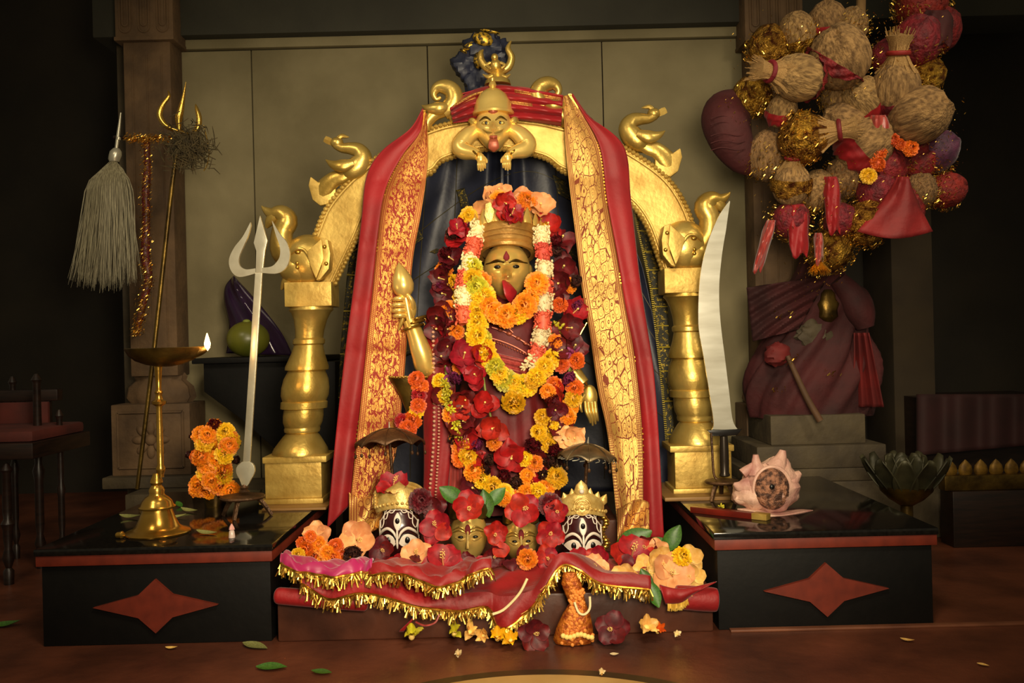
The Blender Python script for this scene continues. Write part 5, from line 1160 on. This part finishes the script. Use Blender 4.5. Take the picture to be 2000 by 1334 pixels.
MB().ball(at(368, 290, YP - .01), (.035, .02, .034), fn=lambda u: 1 + .3 * noise.noise(u * 4)).build('core', mat('dark_twigs', (56, 46, 28), .9), pb)
rod = thing('wall_rod', at(290, 275, .50), 'short wooden rod fixed across the pilaster holding whisk and tinsel', 'rod')
MB().tube(pts([(222, 268, .48), (352, 272, .48)], 0), .006, 8).build('bar', WOOD, rod)
for x in (265, 330): MB().tube(pts([(x, 270, .48), (x, 270, .815)], 0), .005, 8).build('bracket', WOOD, rod)
wh = thing('fly_whisk', at(205, 560, .46), 'white yak-hair fly whisk with silver handle hanging by the pilaster', 'whisk')
YH = .46
MB().tube(pts([(236, 220), (231, 262), (227, 292)], YH), [.0025, .006, .0055], 10, n=10).build('handle', SILVER, wh)
MB().tube(pts([(232, 268), (231, 273)], YH), [.008, .008], 10).build('collar', SILVER, wh)
MB().pxlathe([(227, 290, 6), (226, 296, 11), (225, 304, 12), (223, 311, 11), (223, 316, 9)], YH, 16).build('ferrule', SILVER, wh)
hs = MB(); c0 = at(223, 314, YH)
for i in range(1500):
    a = R.uniform(0, 2 * PI); k_ = math.sqrt(R.random()); L = R.uniform(.62, 1.18) - .12 * k_; end = at(203 + 66 * k_ * math.cos(a), 540, YH + .09 * k_ * math.sin(a)); end = c0 + (end - c0) * L
    m1 = c0 + (end - c0) * .45 + V((end.x - c0.x + .03) * .33, (end.y - c0.y) * .4, .02); rr = R.uniform(.0005, .0010)
    q_ = smooth([tuple(c0 + V(R.gauss(0, .003), R.gauss(0, .003), 0)), tuple(c0 + (m1 - c0) * .4 + V((m1.x - c0.x) * .35, (m1.y - c0.y) * .35, 0)), tuple(m1), tuple(end + V(R.gauss(0, .012), R.gauss(0, .01), 0))], 7)
    hs.tube(q_, [rr, rr * 1.6, rr * 1.8, rr * 1.8, rr * 1.6, rr * 1.2, rr * .4], 3)
hs.build('hair', HAIR, wh, kind='stuff')
ts = thing('tinsel_garland', at(268, 660, .45), 'thin red and gold tinsel garland hanging down the pilaster', 'garland')
TP = [(286, 268), (288, 320), (285, 380), (286, 440), (284, 500), (290, 545), (280, 590), (272, 630), (266, 655)]
MB().tube(pts(TP, .46), [.010, .012, .014, .013, .016, .014, .012, .010, .006], 10, n=50).build('ribbon', mat('dark_red_ribbon', (96, 26, 30), .5, 0, (60, 16, 20), 30), ts)
MB().glint((0, 0, 0), 1900, (1, 1, 1), .0034, fn=lambda: at(*crom(TP, R.random()), .447) + V(R.gauss(0, .010), R.uniform(-.016, .008), R.gauss(0, .006))).glint((0, 0, 0), 620, (1, 1, 1), .0036, fn=lambda: at(R.uniform(245, 342), 272 + R.gauss(0, 4), .455) + V(0, R.uniform(-.02, 0), R.gauss(0, .004))).build('tinsel', TINSEL, ts, kind='stuff')

# ------------------------------------------------------------------ wall shelf with green coconut and purple film
YS = .70
wsf = thing('wall_shelf', at(490, 930, YS), 'black stone wall shelf with sloping bracket behind the arch pillar', 'shelf')
zs = at(490, 697, YS).z
a = at(392, 697, YS).x; b = at(640, 697, YS).x
MB().box((a, YS - .10, zs - .02), (b, YW - .002, zs)).build('slab', BLACKST, wsf, bev=.004)
MB().prism([(397, 706), (655, 706), (655, 935), (540, 880), (470, 818), (398, 765)], YS - .07, YW - .004).build('bracket', BLACKST, wsf, bev=.004)
gc = thing('green_coconut', V(at(487, 665, YS).x, YS - .02, zs), 'green coconut on the black wall shelf behind the trident', 'coconut')
MB().ball(V(at(487, 665, YS).x, YS - .02, zs + S(35, YS)), (S(41, YS), S(40, YS), S(35, YS)), segs=22, rings=14, fn=lambda u: 1 + .03 * math.cos(3 * math.atan2(u.y, u.x)) * (1 - u.z * u.z)).build('husk', mat('green_husk', (120, 116, 36), .35, 0, (78, 84, 24), 5), gc)
MB().ball(V(at(487, 665, YS).x, YS - .03, zs + S(69, YS)), (.014, .014, .008)).build('stem_end', STALK, gc)
pf = thing('purple_film', V(at(500, 690, YS).x, YS + .05, zs), 'pointed dark purple plastic film standing behind the green coconut', 'wrapping')
OL = [(442, 690), (448, 640), (438, 590), (440, 560), (455, 540)]; OR_ = [(572, 694), (550, 650), (520, 610), (490, 575), (457, 539)]
MB().sheet(lambda u, v: at(crom(OL, v)[0] + (crom(OR_, v)[0] - crom(OL, v)[0]) * u, crom(OL, v)[1] + (crom(OR_, v)[1] - crom(OL, v)[1]) * u, YS + .09 - .05 * math.sin(u * PI) + .008 * math.sin(u * 14 + v * 6)), 26, 26).build('sheet', mat('purple_plastic', (52, 32, 62), .18, 0, (38, 22, 44), 6), pf, solid=.002)
# far left: dark wooden chair with red cushion
ch = thing('wooden_chair', at(60, 1085, .25), 'dark turned-wood armchair with red seat at the left edge', 'chair'); ch.location.z = 0; ORG[ch.name] = ch.location.copy()
YC = .25
for x, y0, y1, r_, yy in ((12, 905, 1105, 9, .10), (75, 730, 1085, 8, .30), (28, 735, 1085, 6, .45), (118, 800, 1090, 6, .30), (-40, 700, 1100, 9, .25)):
    zt2 = at(x, y0, yy).z; rr = S(r_, yy); xx = at(x, 900, yy).x
    prof = [(rr, 0), (rr * 1.1, .04), (rr * .6, .05), (rr * 1.3, .08), (rr * .7, .11), (rr, .14), (rr, zt2 * .45), (rr * 1.4, zt2 * .5), (rr * .8, zt2 * .54), (rr, zt2 * .6), (rr * .9, zt2 - .03), (rr * 1.3, zt2 - .02), (rr * .4, zt2)]
    MB().lathe(prof, V(xx, yy, 0), 14).build('post', WOOD, ch)
p0, p1 = at(-60, 858, .25), at(118, 862, .25); MB().box((p0.x, .08, p0.z - .05), (p1.x, .46, p0.z)).build('seat_frame', WOOD, ch, bev=.006)
MB().box((p0.x, .10, p0.z), (p1.x - .01, .44, p0.z + .035)).build('cushion', mat('dull_red_cushion', (96, 34, 24), .8, 0, (70, 24, 18), 8), ch, bev=.012)
p0 = at(-60, 775, .45); MB().box((p0.x, .43, p0.z - .02), (at(118, 775, .45).x, .47, p0.z + .02)).build('back_rail', WOOD, ch, bev=.006)
for x in (0, 45, 95): MB().box((at(x, 800, .45).x - .008, .44, .42), (at(x, 800, .45).x + .008, .46, p0.z)).build('slat', WOOD, ch, bev=.003)
p0 = at(0, 815, .43); MB().box((at(-60, 815, .43).x, .415, p0.z - .05), (at(98, 815, .43).x, .432, p0.z + .05)).build('back_cloth', MATS['dull_red_cushion'], ch, bev=.005)

# ------------------------------------------------------------------ right block: sword, conch, lacquer stick
YS2 = -.09
zt2 = stool(1410, 938, 32, YS2, ZB, 'bronze tripod stand under the curved sword', ((-24, -.02), (20, -.03), (6, .05)), BRONZE)
sw_ = thing('curved_sword', at(1412, 934, YS2), 'broad curved steel sword standing upright on the right block', 'sword')
LE = [(1425, 392), (1407, 417), (1391, 451), (1378, 489), (1369, 530), (1365, 575), (1364, 620), (1366, 650), (1375, 700), (1387, 775), (1394, 826), (1390, 840)]
RE = [(1426, 394), (1422, 420), (1418, 449), (1413, 478), (1409, 507), (1405, 552), (1405, 597), (1409, 645), (1416, 700), (1424, 765), (1431, 820), (1442, 840)]
A_ = pts(smooth(LE, 60), YS2 - .004); B_ = pts(smooth(RE, 60), YS2 - .004)
MB().strip(A_, B_, th=.007).build('blade', STEEL, sw_)
MB().prism([(1390, 839), (1442, 839), (1434, 843), (1426, 849), (1416, 841), (1404, 849), (1398, 843)], YS2 - .004, YS2 + .003).build('blade_points', STEEL, sw_)
MB().prism([(1382, 841), (1450, 838), (1440, 850), (1418, 852), (1392, 852)], YS2 - .012, YS2 + .012).build('guard', BLACK, sw_, bev=.002)
vprof([(930, 9), (928, 11), (922, 9), (900, 9.5), (870, 9), (852, 8)], YS2, 1415, 18).build('grip', mat('dark_grip', (52, 44, 36), .3, .6), sw_)
MB().tube(pts([(1389, 845), (1391, 880), (1394, 925), (1400, 936)], YS2 - .01), .0035, 6, n=12).build('side_bar', BRONZE, sw_)
SHELL = mat('conch_pink', (222, 184, 160), .5, 0, (172, 120, 112), 14, det=8, bump=.4, bs=60)
SHELLD = mat('conch_carved_face', (164, 112, 84), .6, 0, (70, 42, 30), 60, det=3, bump=1.0, bs=130, lo=.42, hi=.58)
co = thing('conch_shell', on_block(1505, 1000), 'large spiny pink conch shell with carved opening on the right block', 'conch'); YCn = on_block(1505, 1000).y + .02
p = lambda k_: S(k_, YCn)
g = MB()
def shell_fn(u):
    return 1 + .16 * noise.noise(u * 2.5 + V(3, 1, 2)) + .05 * math.sin(10 * u.x + 4 * u.z)
g.ball(at(1502, 955, YCn), (p(56), .07, p(46)), segs=32, rings=22, fn=shell_fn)
g.ball(at(1470, 965, YCn), (p(40), .055, p(30)), segs=24, rings=16, fn=shell_fn)
g.ball(at(1515, 935, YCn), (p(40), .05, p(42)), segs=24, rings=16, fn=shell_fn)
body_ = g.build('shell_body', SHELL, co)
for l_, r_ in (([(1480, 925), (1477, 905), (1476, 888)], (20, 10, 5.5)), ([(1515, 915), (1525, 895), (1529, 879)], (22, 12, 6)), ([(1538, 945), (1552, 932), (1563, 923)], (20, 12, 5)), ([(1460, 950), (1445, 950), (1433, 945)], (20, 12, 3)), ([(1545, 965), (1556, 966), (1560, 966)], (16, 10, 4)), ([(1455, 972), (1444, 976), (1436, 972)], (14, 9, 5)), ([(1450, 925), (1462, 915), (1470, 905)], (10, 8, 3))):
    MB().tube(pts(l_, YCn - .02), [p(k_) for k_ in r_], 12, n=10).build('spine', SHELL, body_)
MB().ball(at(1508, 955, YCn - .052), (p(33), .024, p(40)), segs=26, rings=16).build('carved_face', SHELLD, body_)
MB().ball(at(1508, 951, YCn - .0765), (p(5), .004, p(5))).build('hole', BLACK, body_)
MB().tube([at(1508 + 36 * math.cos(t), 955 - 43 * math.sin(t), YCn - .045) for t in [-.5 + (PI + 1.0) * i / 26 for i in range(27)]], [.006] * 27, 8).build('lip_ridge', SHELL, body_)
def lipf(u, v): 
    x = 1440 + 148 * u; return at(x, 996 + 10 * math.sin(u * PI) * v + 4 * u - 2 * math.sin(u * 9), YCn - .01 - .07 * v * math.sin(PI * min(1, u * .9 + .08))) + V(0, 0, .0)
MB().sheet(lipf, 24, 8).build('flared_lip', SHELL, body_, solid=.008)
stp = [on_block(1352, 1000), on_block(1497, 1016)]
lq = thing('lacquer_stick', (stp[0] + stp[1]) / 2, 'flat red lacquered wooden stick lying on the right block by the conch', 'stick')
dr = (stp[1] - stp[0]); Mz = Matrix.Rotation(math.atan2(dr.y, dr.x), 3, 'Z'); cc = (stp[0] + stp[1]) / 2
MB().box(cc + V(-dr.length / 2, -.012, 0), cc + V(dr.length / 2, .012, .016), rot=Mz).build('bar', mat('red_lacquer', (112, 30, 18), .22, 0, (84, 22, 14), 12), lq, bev=.002)
for k_ in range(4):
    q_ = stp[0] + dr * (.12 + .22 * k_); MB().box(q_ + V(-.010, -.0135, .007), q_ + V(.010, -.012, .010), rot=Mz).build('pale_inlay', POLLEN, lq)
q_ = stp[0] + dr * .93; MB().box(q_ + V(-.02, -.0135, .001), q_ + V(.02, .0125, .0165), rot=Mz).build('gold_end', GOLDP, lq, bev=.001)
c = on_block(1408, 996); tag(inst(bud_mesh(P_LEMON, 0), 'bud_cluster', None, c + V(0, 0, .008), (0, -.3, 1), 0, .022), 'tiny yellow buds on the right block in front of the sword stand', 'flower')

# ------------------------------------------------------------------ bunch of wrapped coconuts hung before the pilaster
YN = .30
hang = thing('hanging_rope', at(1620, 470, YN + .08), 'thick dark rope running up through the bunch of coconuts', 'rope')
MB().tube([at(1640, 470, YN + .08), at(1650, 250, YN + .09), at(1680, 60, YN + .09), V(at(1690, -60, YN + .09).x, YN + .09, 2.5)], .016, 10, n=24).build('strand', COIR, hang)
MB().tube([at(1790, 330, YN + .06), at(1800, 100, YN + .08), V(at(1800, -60, YN).x, YN + .08, 2.5)], .013, 10, n=16).build('strand', COIR, hang)
def nut_mesh(m, var, red=0):
    key = ('nut', m.name, var)
    if key not in MC:
        MC[key] = MB().ball((0, 0, 0), (.5, .5, .56), 0, 26, 18, fn=lambda u: 1 + .05 * noise.noise(u * 5 + V(var * 3, 0, 0)) + .05 * math.cos(3 * math.atan2(u.y, u.x)) * max(0, u.z)).mesh('husk', m, 60)
    return MC[key]
def tuft_mesh(var):
    key = ('tuft', var)
    if key not in MC:
        g = MB(); r = random.Random(var); g.lathe([(.22, .35), (.26, .5), (.15, .72), (.17, .85), (.26, 1.05), (.02, 1.1)], (0, 0, 0), 18)
        for i in range(70):
            a = r.uniform(0, 6.28); k_ = r.uniform(.4, 1); g.tube([V(.42 * k_ * math.cos(a), .42 * k_ * math.sin(a), .32), V(.16 * k_ * math.cos(a), .16 * k_ * math.sin(a), .72), V(.3 * k_ * math.cos(a + .1), .3 * k_ * math.sin(a + .1), r.uniform(1.0, 1.25))], [.03, .022, .006], 4, n=5)
        MC[key] = g.mesh('tuft', COIRP, 60)
    return MC[key]
def wrap_mesh(m, var, th0, th1):
    key = ('wrap', m.name, var, th0)
    if key not in MC:
        def f(u, v):
            a = 2 * PI * u; th = math.radians(th0 + (th1 - th0 + 10 * math.sin(3 * a + var)) * v); k_ = .535 * (1 + .05 * math.sin(11 * a + 6 * v + var) + .03 * noise.noise(V(4 * u, 4 * v, var)))
            return V(k_ * math.sin(th) * math.cos(a), k_ * math.sin(th) * math.sin(a), k_ * 1.1 * math.cos(th))
        MC[key] = MB().sheet(f, 44, 12).mesh('wrap', m, 80)
    return MC[key]
def tins_mesh(var, n=460):
    key = ('tin', var)
    if key not in MC:
        g = MB(); st = R.getstate(); R.seed(var)
        def fn():
            a = R.uniform(0, 6.28); th = R.gauss(1.75, .38); k_ = R.uniform(.54, .62); return V(k_ * math.sin(th) * math.cos(a), k_ * math.sin(th) * math.sin(a), k_ * math.cos(th))
        g.glint((0, 0, 0), n, (1, 1, 1), .030, fn=fn); R.setstate(st); MC[key] = g.mesh('tinsel', TINSEL)
    return MC[key]
# px, py, diameter px, look, axis (towards the stalk end), own words
NUTS = [(1556, 66, 74, 'hg', (-.2, -.4, .8), 'brown coconut with gold foil underneath, beside the carved capital'),
        (1616, 46, 78, 'hr', (-.2, -.5, .9), 'brown coconut with bright red cloth band at the top of the bunch'),
        (1662, 52, 66, 'ht', (.2, -.2, 1), 'brown tinsel-trimmed coconut behind the one with the bright red band'),
        (1502, 96, 82, 'gt', (0, -.5, .9), 'gold foil coconut at the top left of the bunch'),
        (1640, 112, 118, 'hb', (-.3, -.7, .5), 'largest bare brown coconut with slanting red ribbon, upper middle'),
        (1560, 152, 92, 'uT', (-1, -.35, .12), 'straw-tufted coconut lying sideways with a red spotted end'),
        (1470, 190, 76, 'gt', (-.3, -.5, .7), 'gold foil coconut left under the sideways tufted one'),
        (1527, 218, 60, 'hr', (0, -.6, .9), 'small red-brown coconut under the sideways tufted one'),
        (1570, 268, 92, 'gT', (1, -.4, .1), 'gold-banded coconut with straw tuft pointing right, left of centre'),
        (1500, 306, 90, 'ht', (-.2, -.6, .9), 'tinsel-wrapped coconut at the left edge below the red bundle'),
        (1545, 362, 74, 'hT', (.0, -.4, 1), 'small coconut with straw neck and red tie, lower left of the bunch'),
        (1748, 176, 96, 'uT', (0, -.3, 1), 'coconut with tall pale straw tuft and red tie, upper right'),
        (1690, 196, 88, 'hr', (-.7, -.5, .5), 'brown coconut with broad red ribbon beside the tall straw tuft'),
        (1796, 226, 110, 'h', (.5, -.8, .2), 'big bare dark coconut at the right of the bunch'),
        (1652, 246, 92, 'h', (-.9, -.4, .4), 'pale brown coconut in the middle of the bunch'),
        (1690, 286, 104, 'hr', (.6, -.6, .5), 'brown coconut wrapped in dull red cloth above the orange marigolds'),
        (1652, 346, 80, 'ht', (-.2, -.7, .6), 'round coconut netted with gold tinsel beside the orange marigolds'),
        (1728, 330, 84, 'rt', (.1, -.7, .6), 'red wrapped coconut directly behind the orange marigolds'),
        (1786, 318, 84, 'rt', (.4, -.7, .4), 'red and gold coconut right of the orange marigolds'),
        (1826, 296, 84, 'pt', (.6, -.6, .3), 'purple wrapped coconut at the right edge of the bunch'),
        (1596, 372, 76, 'ht', (0, -.8, .5), 'brown coconut sprinkled with gold tinsel, left of centre'),
        (1690, 436, 86, 'gt', (.2, -.8, .4), 'gold foil coconut at the bottom right of the bunch'),
        (1796, 374, 66, 'ht', (.1, -.7, .8), 'small bare coconut with gold rim at the lower right'),
        (1846, 372, 70, 'rt', (1, -.4, .2), 'red pointed coconut at the far lower right'),
        (1756, 410, 96, 'r', (.1, -.6, .7), 'red cloth-wrapped coconut hanging at the lower right'),
        (1545, 430, 72, 'rt', (0, -.8, .3), 'red tinsel-speckled coconut in the lower left tail of the bunch'),
        (1622, 486, 84, 'gt', (.1, -.8, .3), 'lowest round gold tinsel coconut'),
        (1790, 84, 96, 'rt', (.1, -.6, .6), 'dark coconut speckled with gold tinsel, top right strand'),
        (1832, 62, 84, 'r', (.3, -.6, .6), 'maroon wrapped coconut at the upper right edge'),
        (1800, 10, 96, 'rt', (0, -.5, .6), 'red tinsel coconut cut by the top edge of the picture'),
        (1806, 150, 70, 'gt', (.5, -.6, .3), 'gold-tipped dark coconut right of the tall straw tuft'),
        (1642, 430, 66, 'rt', (0, -.8, .3), 'dark red coconut between the two lowest gold ones'),
        (1712, 376, 76, 'r', (0, -.7, .5), 'small red coconut under the orange marigolds'),
        (1640, 190, 70, 'ht', (0, -.6, .5), 'shadowed coconut behind the middle of the bunch'),
        (1730, 110, 60, 'rt', (0, -.6, .5), 'small dark red coconut above the tall straw tuft')]
R.seed(5)
for i, (px, py, sz, k_, ax, lb) in enumerate(NUTS):
    Y = YN + R.uniform(-.05, .04) - (.05 if sz > 100 else 0) - (.07 if 'T' in k_ else 0); s = S(sz, Y); c = at(px, py, Y); o = thing('wrapped_coconut', c, lb, 'coconut', 'coconuts in the hanging bunch')
    inst(nut_mesh(COIR if k_[0] in 'hu' else {'g': WRAPG, 'r': WRAPR, 'p': WRAPP}[k_[0]] if k_[0] != 'u' else COIR, i % 4), 'husk', o, c, ax, None, s)
    if 'T' in k_:
        inst(tuft_mesh(i % 3), 'tuft', o, c, ax, None, s); d_ = Vector(ax).normalized(); cc = c + d_ * s * .72; b1 = d_.orthogonal().normalized(); b2 = d_.cross(b1)
        MB().tube([cc + (b1 * math.cos(t) + b2 * math.sin(t)) * s * .2 for t in [2 * PI * j / 18 for j in range(19)]], s * .05, 8).build('red_tie', WRAPR, o)
        inst(wrap_mesh(WRAPR if k_[0] == 'u' else WRAPG, i % 3, 120 if k_[0] == 'u' else 70, 175 if k_[0] == 'u' else 110), 'wrap', o, c, ax, None, s)
    if 'r' in k_[1:]: inst(wrap_mesh(SARI, i % 3, 85, 135), 'red_band', o, c, ax, None, s)
    if 'b' in k_: inst(wrap_mesh(WRAPR, i % 3, 100, 112), 'red_ribbon', o, c, (.5, -.4, .8), None, s)
    if 'g' in k_[1:]: inst(wrap_mesh(WRAPG, i % 3, 100, 150), 'gold_band', o, c, ax, None, s)
    if 't' in k_ or 'g' in k_[1:] or k_[0] == 'g':
        inst(tins_mesh(i % 5), 'tinsel', o, c, ax, None, s)['kind'] = 'stuff'
# big maroon bundle at the left of the bunch
bb = thing('cloth_bundle', at(1425, 330, YN), 'pointed dark maroon cloth bundle bulging left of the coconuts', 'bundle')
MB().tube(pts([(1474, 340, .36), (1450, 312, .34), (1424, 262, .33), (1420, 218, .34), (1452, 184, .36)], 0), [.012, .05, .074, .076, .02], 26, n=30).build('wrapped_cloth', MAROON, bb)
g = MB()
for y in (228, 240, 262, 276, 290): g.tube(pts([(1388, y + 4, .268), (1410, y - 2, .2575), (1440, y + 3, .258), (1455, y, .27)], 0), .0016, 6, n=14)
g.build('fold', MAROON, bb)
# marigolds tucked in the bunch
og2 = thing('small_marigold_string', at(1715, 350, .2), 'short string of orange marigolds draped over the coconuts', 'garland')
MB().tube(pts([(1795, 290), (1760, 280), (1735, 270), (1716, 300), (1712, 330), (1695, 348)], .20), .003, 6, n=20).build('cord', STALK, og2)
for x, y, s_, m_ in ((1778, 290, 34, P_DEEPO), (1758, 282, 24, P_DEEPO), (1744, 274, 30, P_DEEPO), (1733, 266, 18, P_YELLOW), (1717, 298, 32, P_DEEPO), (1714, 320, 34, P_DEEPO), (1696, 344, 34, P_YELLOW)): flower(og2, 'm', m_, x, y, .195, s_)
# hanging strips of cloth below the bunch
def strip_cloth(a, b, w, m, label, Y=.22, flare=False):
    def f(u, v): 
        x = a[0] + (b[0] - a[0]) * v; y = a[1] + (b[1] - a[1]) * v; ww = w * (.22 + 1.2 * v ** 1.2 if flare else .45 + .55 * math.sin(PI * min(.9, .15 + v * .8)) + .08 * math.sin(v * 9)); return at(x + (u - .5) * ww, y + (14 * math.sin(u * PI) * v if flare else 6 * math.sin(u * 7) * v), Y - .02 * math.sin(u * PI) + .006 * math.sin(u * 11 + v * 5))
    tag(MB().sheet(f, 12, 14).build('hanging_cloth', m, solid=.003), label, 'cloth strip')
strip_cloth((1622, 345), (1630, 455), 34, SARI, 'long red cloth strip hanging in the middle of the coconuts')
strip_cloth((1555, 400), (1562, 500), 44, SARI, 'red gathered cloth tassel at the lower left of the bunch')
strip_cloth((1506, 430), (1478, 530), 22, ROSEC, 'thin faded rose strip hanging below the left of the bunch')
strip_cloth((1598, 455), (1600, 515), 18, ROSEC, 'short rose strip above the gold tassel')
strip_cloth((1764, 345), (1748, 452), 104, WRAPR, 'wide red cloth flap spread at the lower right of the bunch', .19, True)
strip_cloth((1715, 225), (1725, 300), 40, ROSEC, 'pink cloth scrap above the orange marigolds', .205)
strip_cloth((1830, 20), (1835, 90), 60, MAROON, 'maroon cloth scrap at the upper right of the coconuts')
gt = thing('tinsel_tassel', at(1600, 540, .22), 'bright gold tinsel tassel at the lowest tip of the bunch', 'tassel')
g = MB()
for i in range(150): a_ = R.uniform(0, 6.28); e_ = at(1600, 536, .22) + V(.038 * math.cos(a_) * R.random() ** .5, .03 * math.sin(a_), R.uniform(-.006, .016)); g.tube([at(1600, 505, .22), (at(1600, 520, .22) + e_) / 2 + V(.01 * math.cos(a_), 0, 0), e_], .0012, 3)
g.build('threads', TINSEL, gt, kind='stuff'); MB().ball(at(1600, 506, .22), (.012, .012, .014)).build('knot', WRAPG, gt)
sp = MB().glint((0, 0, 0), 1500, (1, 1, 1), .0032, fn=lambda: at(*R.choice([(1470, 190), (1500, 300), (1530, 420), (1590, 520), (1620, 480), (1690, 430), (1640, 340), (1700, 60), (1790, 60), (1800, 160), (1740, 140), (1650, 160), (1500, 90), (1780, 340), (1840, 250), (1600, 400)]), .2) + V(R.gauss(0, .045), R.uniform(-.02, .04), R.gauss(0, .045)))
sp = sp.build('loose_tinsel', TINSEL); tag(sp, 'loose gold tinsel scraps caught all over the coconut bunch', 'tinsel'); sp['kind'] = 'stuff'

# ------------------------------------------------------------------ cloth-draped figure below the bunch
YD = .55
df = thing('draped_figure', at(1590, 835, YD), 'dim figure draped in pleated maroon cloth below the coconuts', 'statue')
q = smooth([(1585, 812, 118, .13), (1585, 760, 128, .135), (1590, 700, 118, .12), (1595, 650, 95, .11), (1600, 610, 105, .11), (1600, 570, 92, .10), (1600, 545, 55, .08), (1600, 500, 36, .06), (1600, 470, 34, .06)], 60); n = 90; rs = []
for (cx, py, rx, ry) in q:
    c = at(cx, py, YD + .05); row = []
    for j in range(n):
        a = 2 * PI * j / n; dg = math.sin(a * 11 + py * .06) + .5 * math.sin(a * 19 + py * .09); kk = 1 + (.05 + .03 * math.sin(py * .02)) * dg
        row.append(c + V(S(rx, YD) * kk * math.cos(a), ry * kk * math.sin(a), 0))
    rs.append(row)
MB().rings(rs).build('robe', MAROON, df, sharp=80)
MB().sheet(lambda u, v: at(1458 + 12 * v + (160 - 70 * v) * u, 562 + 105 * v - 24 * u, YD - .075 - .03 * math.sin(u * PI) + .009 * math.sin((u * .55 + v) * 26)), 26, 40).build('shoulder_pleats', MAROON, df, solid=.003)
MB().sheet(lambda u, v: at(1668 + 58 * u * (.5 + .5 * v), 650 + 145 * v, YD - .06 + .012 * math.sin(u * 16)), 18, 20).build('red_tail', mat('dim_red_cloth', (112, 20, 18), .75, 0, (76, 14, 14), 8), df, solid=.003)
MB().tube(pts([(1636, 545), (1660, 575), (1680, 610), (1690, 640)], YD - .05), [.03, .045, .05, .03], 16, n=18).build('sleeve', MAROON, df)
ro = MB().ball(at(1518, 692, YD - .10), (.045, .03, .04), segs=22, rings=14, fn=lambda u: 1 + .25 * noise.noise(u * 4)).build('rosette', MATS['dim_red_cloth'], df)
MB().ball(at(1590, 652, YD - .048), (.06, .02, .045), segs=24, rings=16, fn=lambda u: 1 + .45 * noise.noise(u * 2.3)).build('stone_waist', STONED, df)
MB().ball(at(1618, 600, YD - .062), (.035, .02, .06), fn=lambda u: 1 + .1 * math.sin(9 * u.z)).build('breastplate', BRASSD, df)
g = MB(); 
for x, y in ((1530, 615), (1622, 730), (1548, 702), (1520, 762)): g.glint(at(x, y, YD - .15), 16, (.018, .004, .008), .005)
g.build('gold_flecks', TINSEL, df, kind='stuff')
dp = MB(); hb = S(90, YD); cxx = at(1580, 850, YD).x; z0 = .20; z1 = at(1580, 806, YD).z
fp = thing('figure_plinth', V(cxx, YD, .20), 'carved grey stone plinth under the draped figure', 'plinth')
MB().box((cxx - hb, YD - .10, at(1580, 862, YD).z), (cxx + hb, YD + .2, z1)).build('block', STONED, fp, bev=.006)
MB().box((cxx - hb * 1.35, YD - .13, at(1580, 905, YD).z), (cxx + hb * 1.35, YD + .24, at(1580, 862, YD).z)).build('middle_course', STONED, fp, bev=.006)
MB().box((cxx - hb * 1.6, YD - .13, .2), (cxx + hb * 1.6, YD + .26, at(1580, 905, YD).z)).build('foot_course', STONED, fp, bev=.006)
wst = MB().tube([at(1538, 695, .42), at(1575, 775, .41), at(1602, 822, .40)], [.008, .011, .012], 10, n=14); wst.build('wooden_staff', mat('bare_wood', (96, 66, 40), .7, 0, (70, 48, 30), 10), df, label='short bare wooden staff')
# bronze lotus bowl
YO = .10
lo = thing('lotus_bowl', V(at(1770, 985, YO).x, YO, 0), 'dark bronze bowl shaped like an open lotus on the right', 'bowl')
lc = V(at(1770, 960, YO).x, YO, at(1770, 968, YO).z)
LOT = mat('greenish_bronze', (78, 74, 50), .5, .35, (46, 44, 30), 12)
MB().lathe([(.05, -lc.z), (.055, -lc.z + .02), (.018, -lc.z + .05), (.018, -.03), (.05, -.01), (.075, .015), (.08, .03), (.001, .03)], lc, 28).build('pedestal', BRASSD, lo)
for ringn, (n_, r_, L_, tl) in enumerate(((9, .055, .12, .45), (11, .075, .14, .85))):
    for i in range(n_):
        a = 2 * PI * i / n_ + ringn * .3; M_ = Matrix.Rotation(a, 3, 'Z') @ Matrix.Rotation(tl, 3, 'Y')
        def f(u, v): s_ = (u - .5) * 2; wd = .036 * math.sin(PI * min(.97, .14 + .8 * v)) ** .7; return lc + Matrix.Rotation(a, 3, 'Z') @ V(r_ * .6, 0, 0) + M_ @ V(-.10 * v * v * .3 + .012 * s_ * s_ * 0 - .01 * (1 - s_ * s_), s_ * wd, L_ * v)
        MB().sheet(f, 6, 8).build('petal', LOT, lo, solid=.003)
# gilded rail and dim hanging at the far right
gr = thing('gilded_rail', V(at(1940, 965, .3).x, .30, 0), 'dull gilded carved rail at the right edge', 'rail')
p0, p1 = at(1840, 958, .3), at(2100, 952, .3)
MB().box((p0.x, .28, p0.z), (p1.x, .33, p0.z + .05)).build('bar', BRASSD, gr, bev=.006)
MB().box((p0.x + .02, .27, 0), (p1.x, .36, p0.z)).build('base', WOOD, gr, bev=.004)
g_ = []
for i in range(9):
    x = p0.x + .03 + i * .05; MB().lathe([(.018, 0), (.024, .012), (.020, .03), (.010, .042), (.001, .05)], V(x, .305, p0.z + .048), 12, sq=.5).build('carved_leaf', mat('dull_gilt', (140, 104, 34), .5, .5, (90, 64, 20), 40), gr)
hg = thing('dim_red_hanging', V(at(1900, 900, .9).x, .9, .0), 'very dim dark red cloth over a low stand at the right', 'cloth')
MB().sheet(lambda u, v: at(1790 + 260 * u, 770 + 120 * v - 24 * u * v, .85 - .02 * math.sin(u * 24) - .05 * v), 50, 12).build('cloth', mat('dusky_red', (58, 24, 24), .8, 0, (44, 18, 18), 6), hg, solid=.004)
MB().box((at(1800, 890, .9).x, .88, 0), (at(2060, 890, .9).x, 1.2, at(1900, 775, .9).z)).build('stand', WOOD, hg)
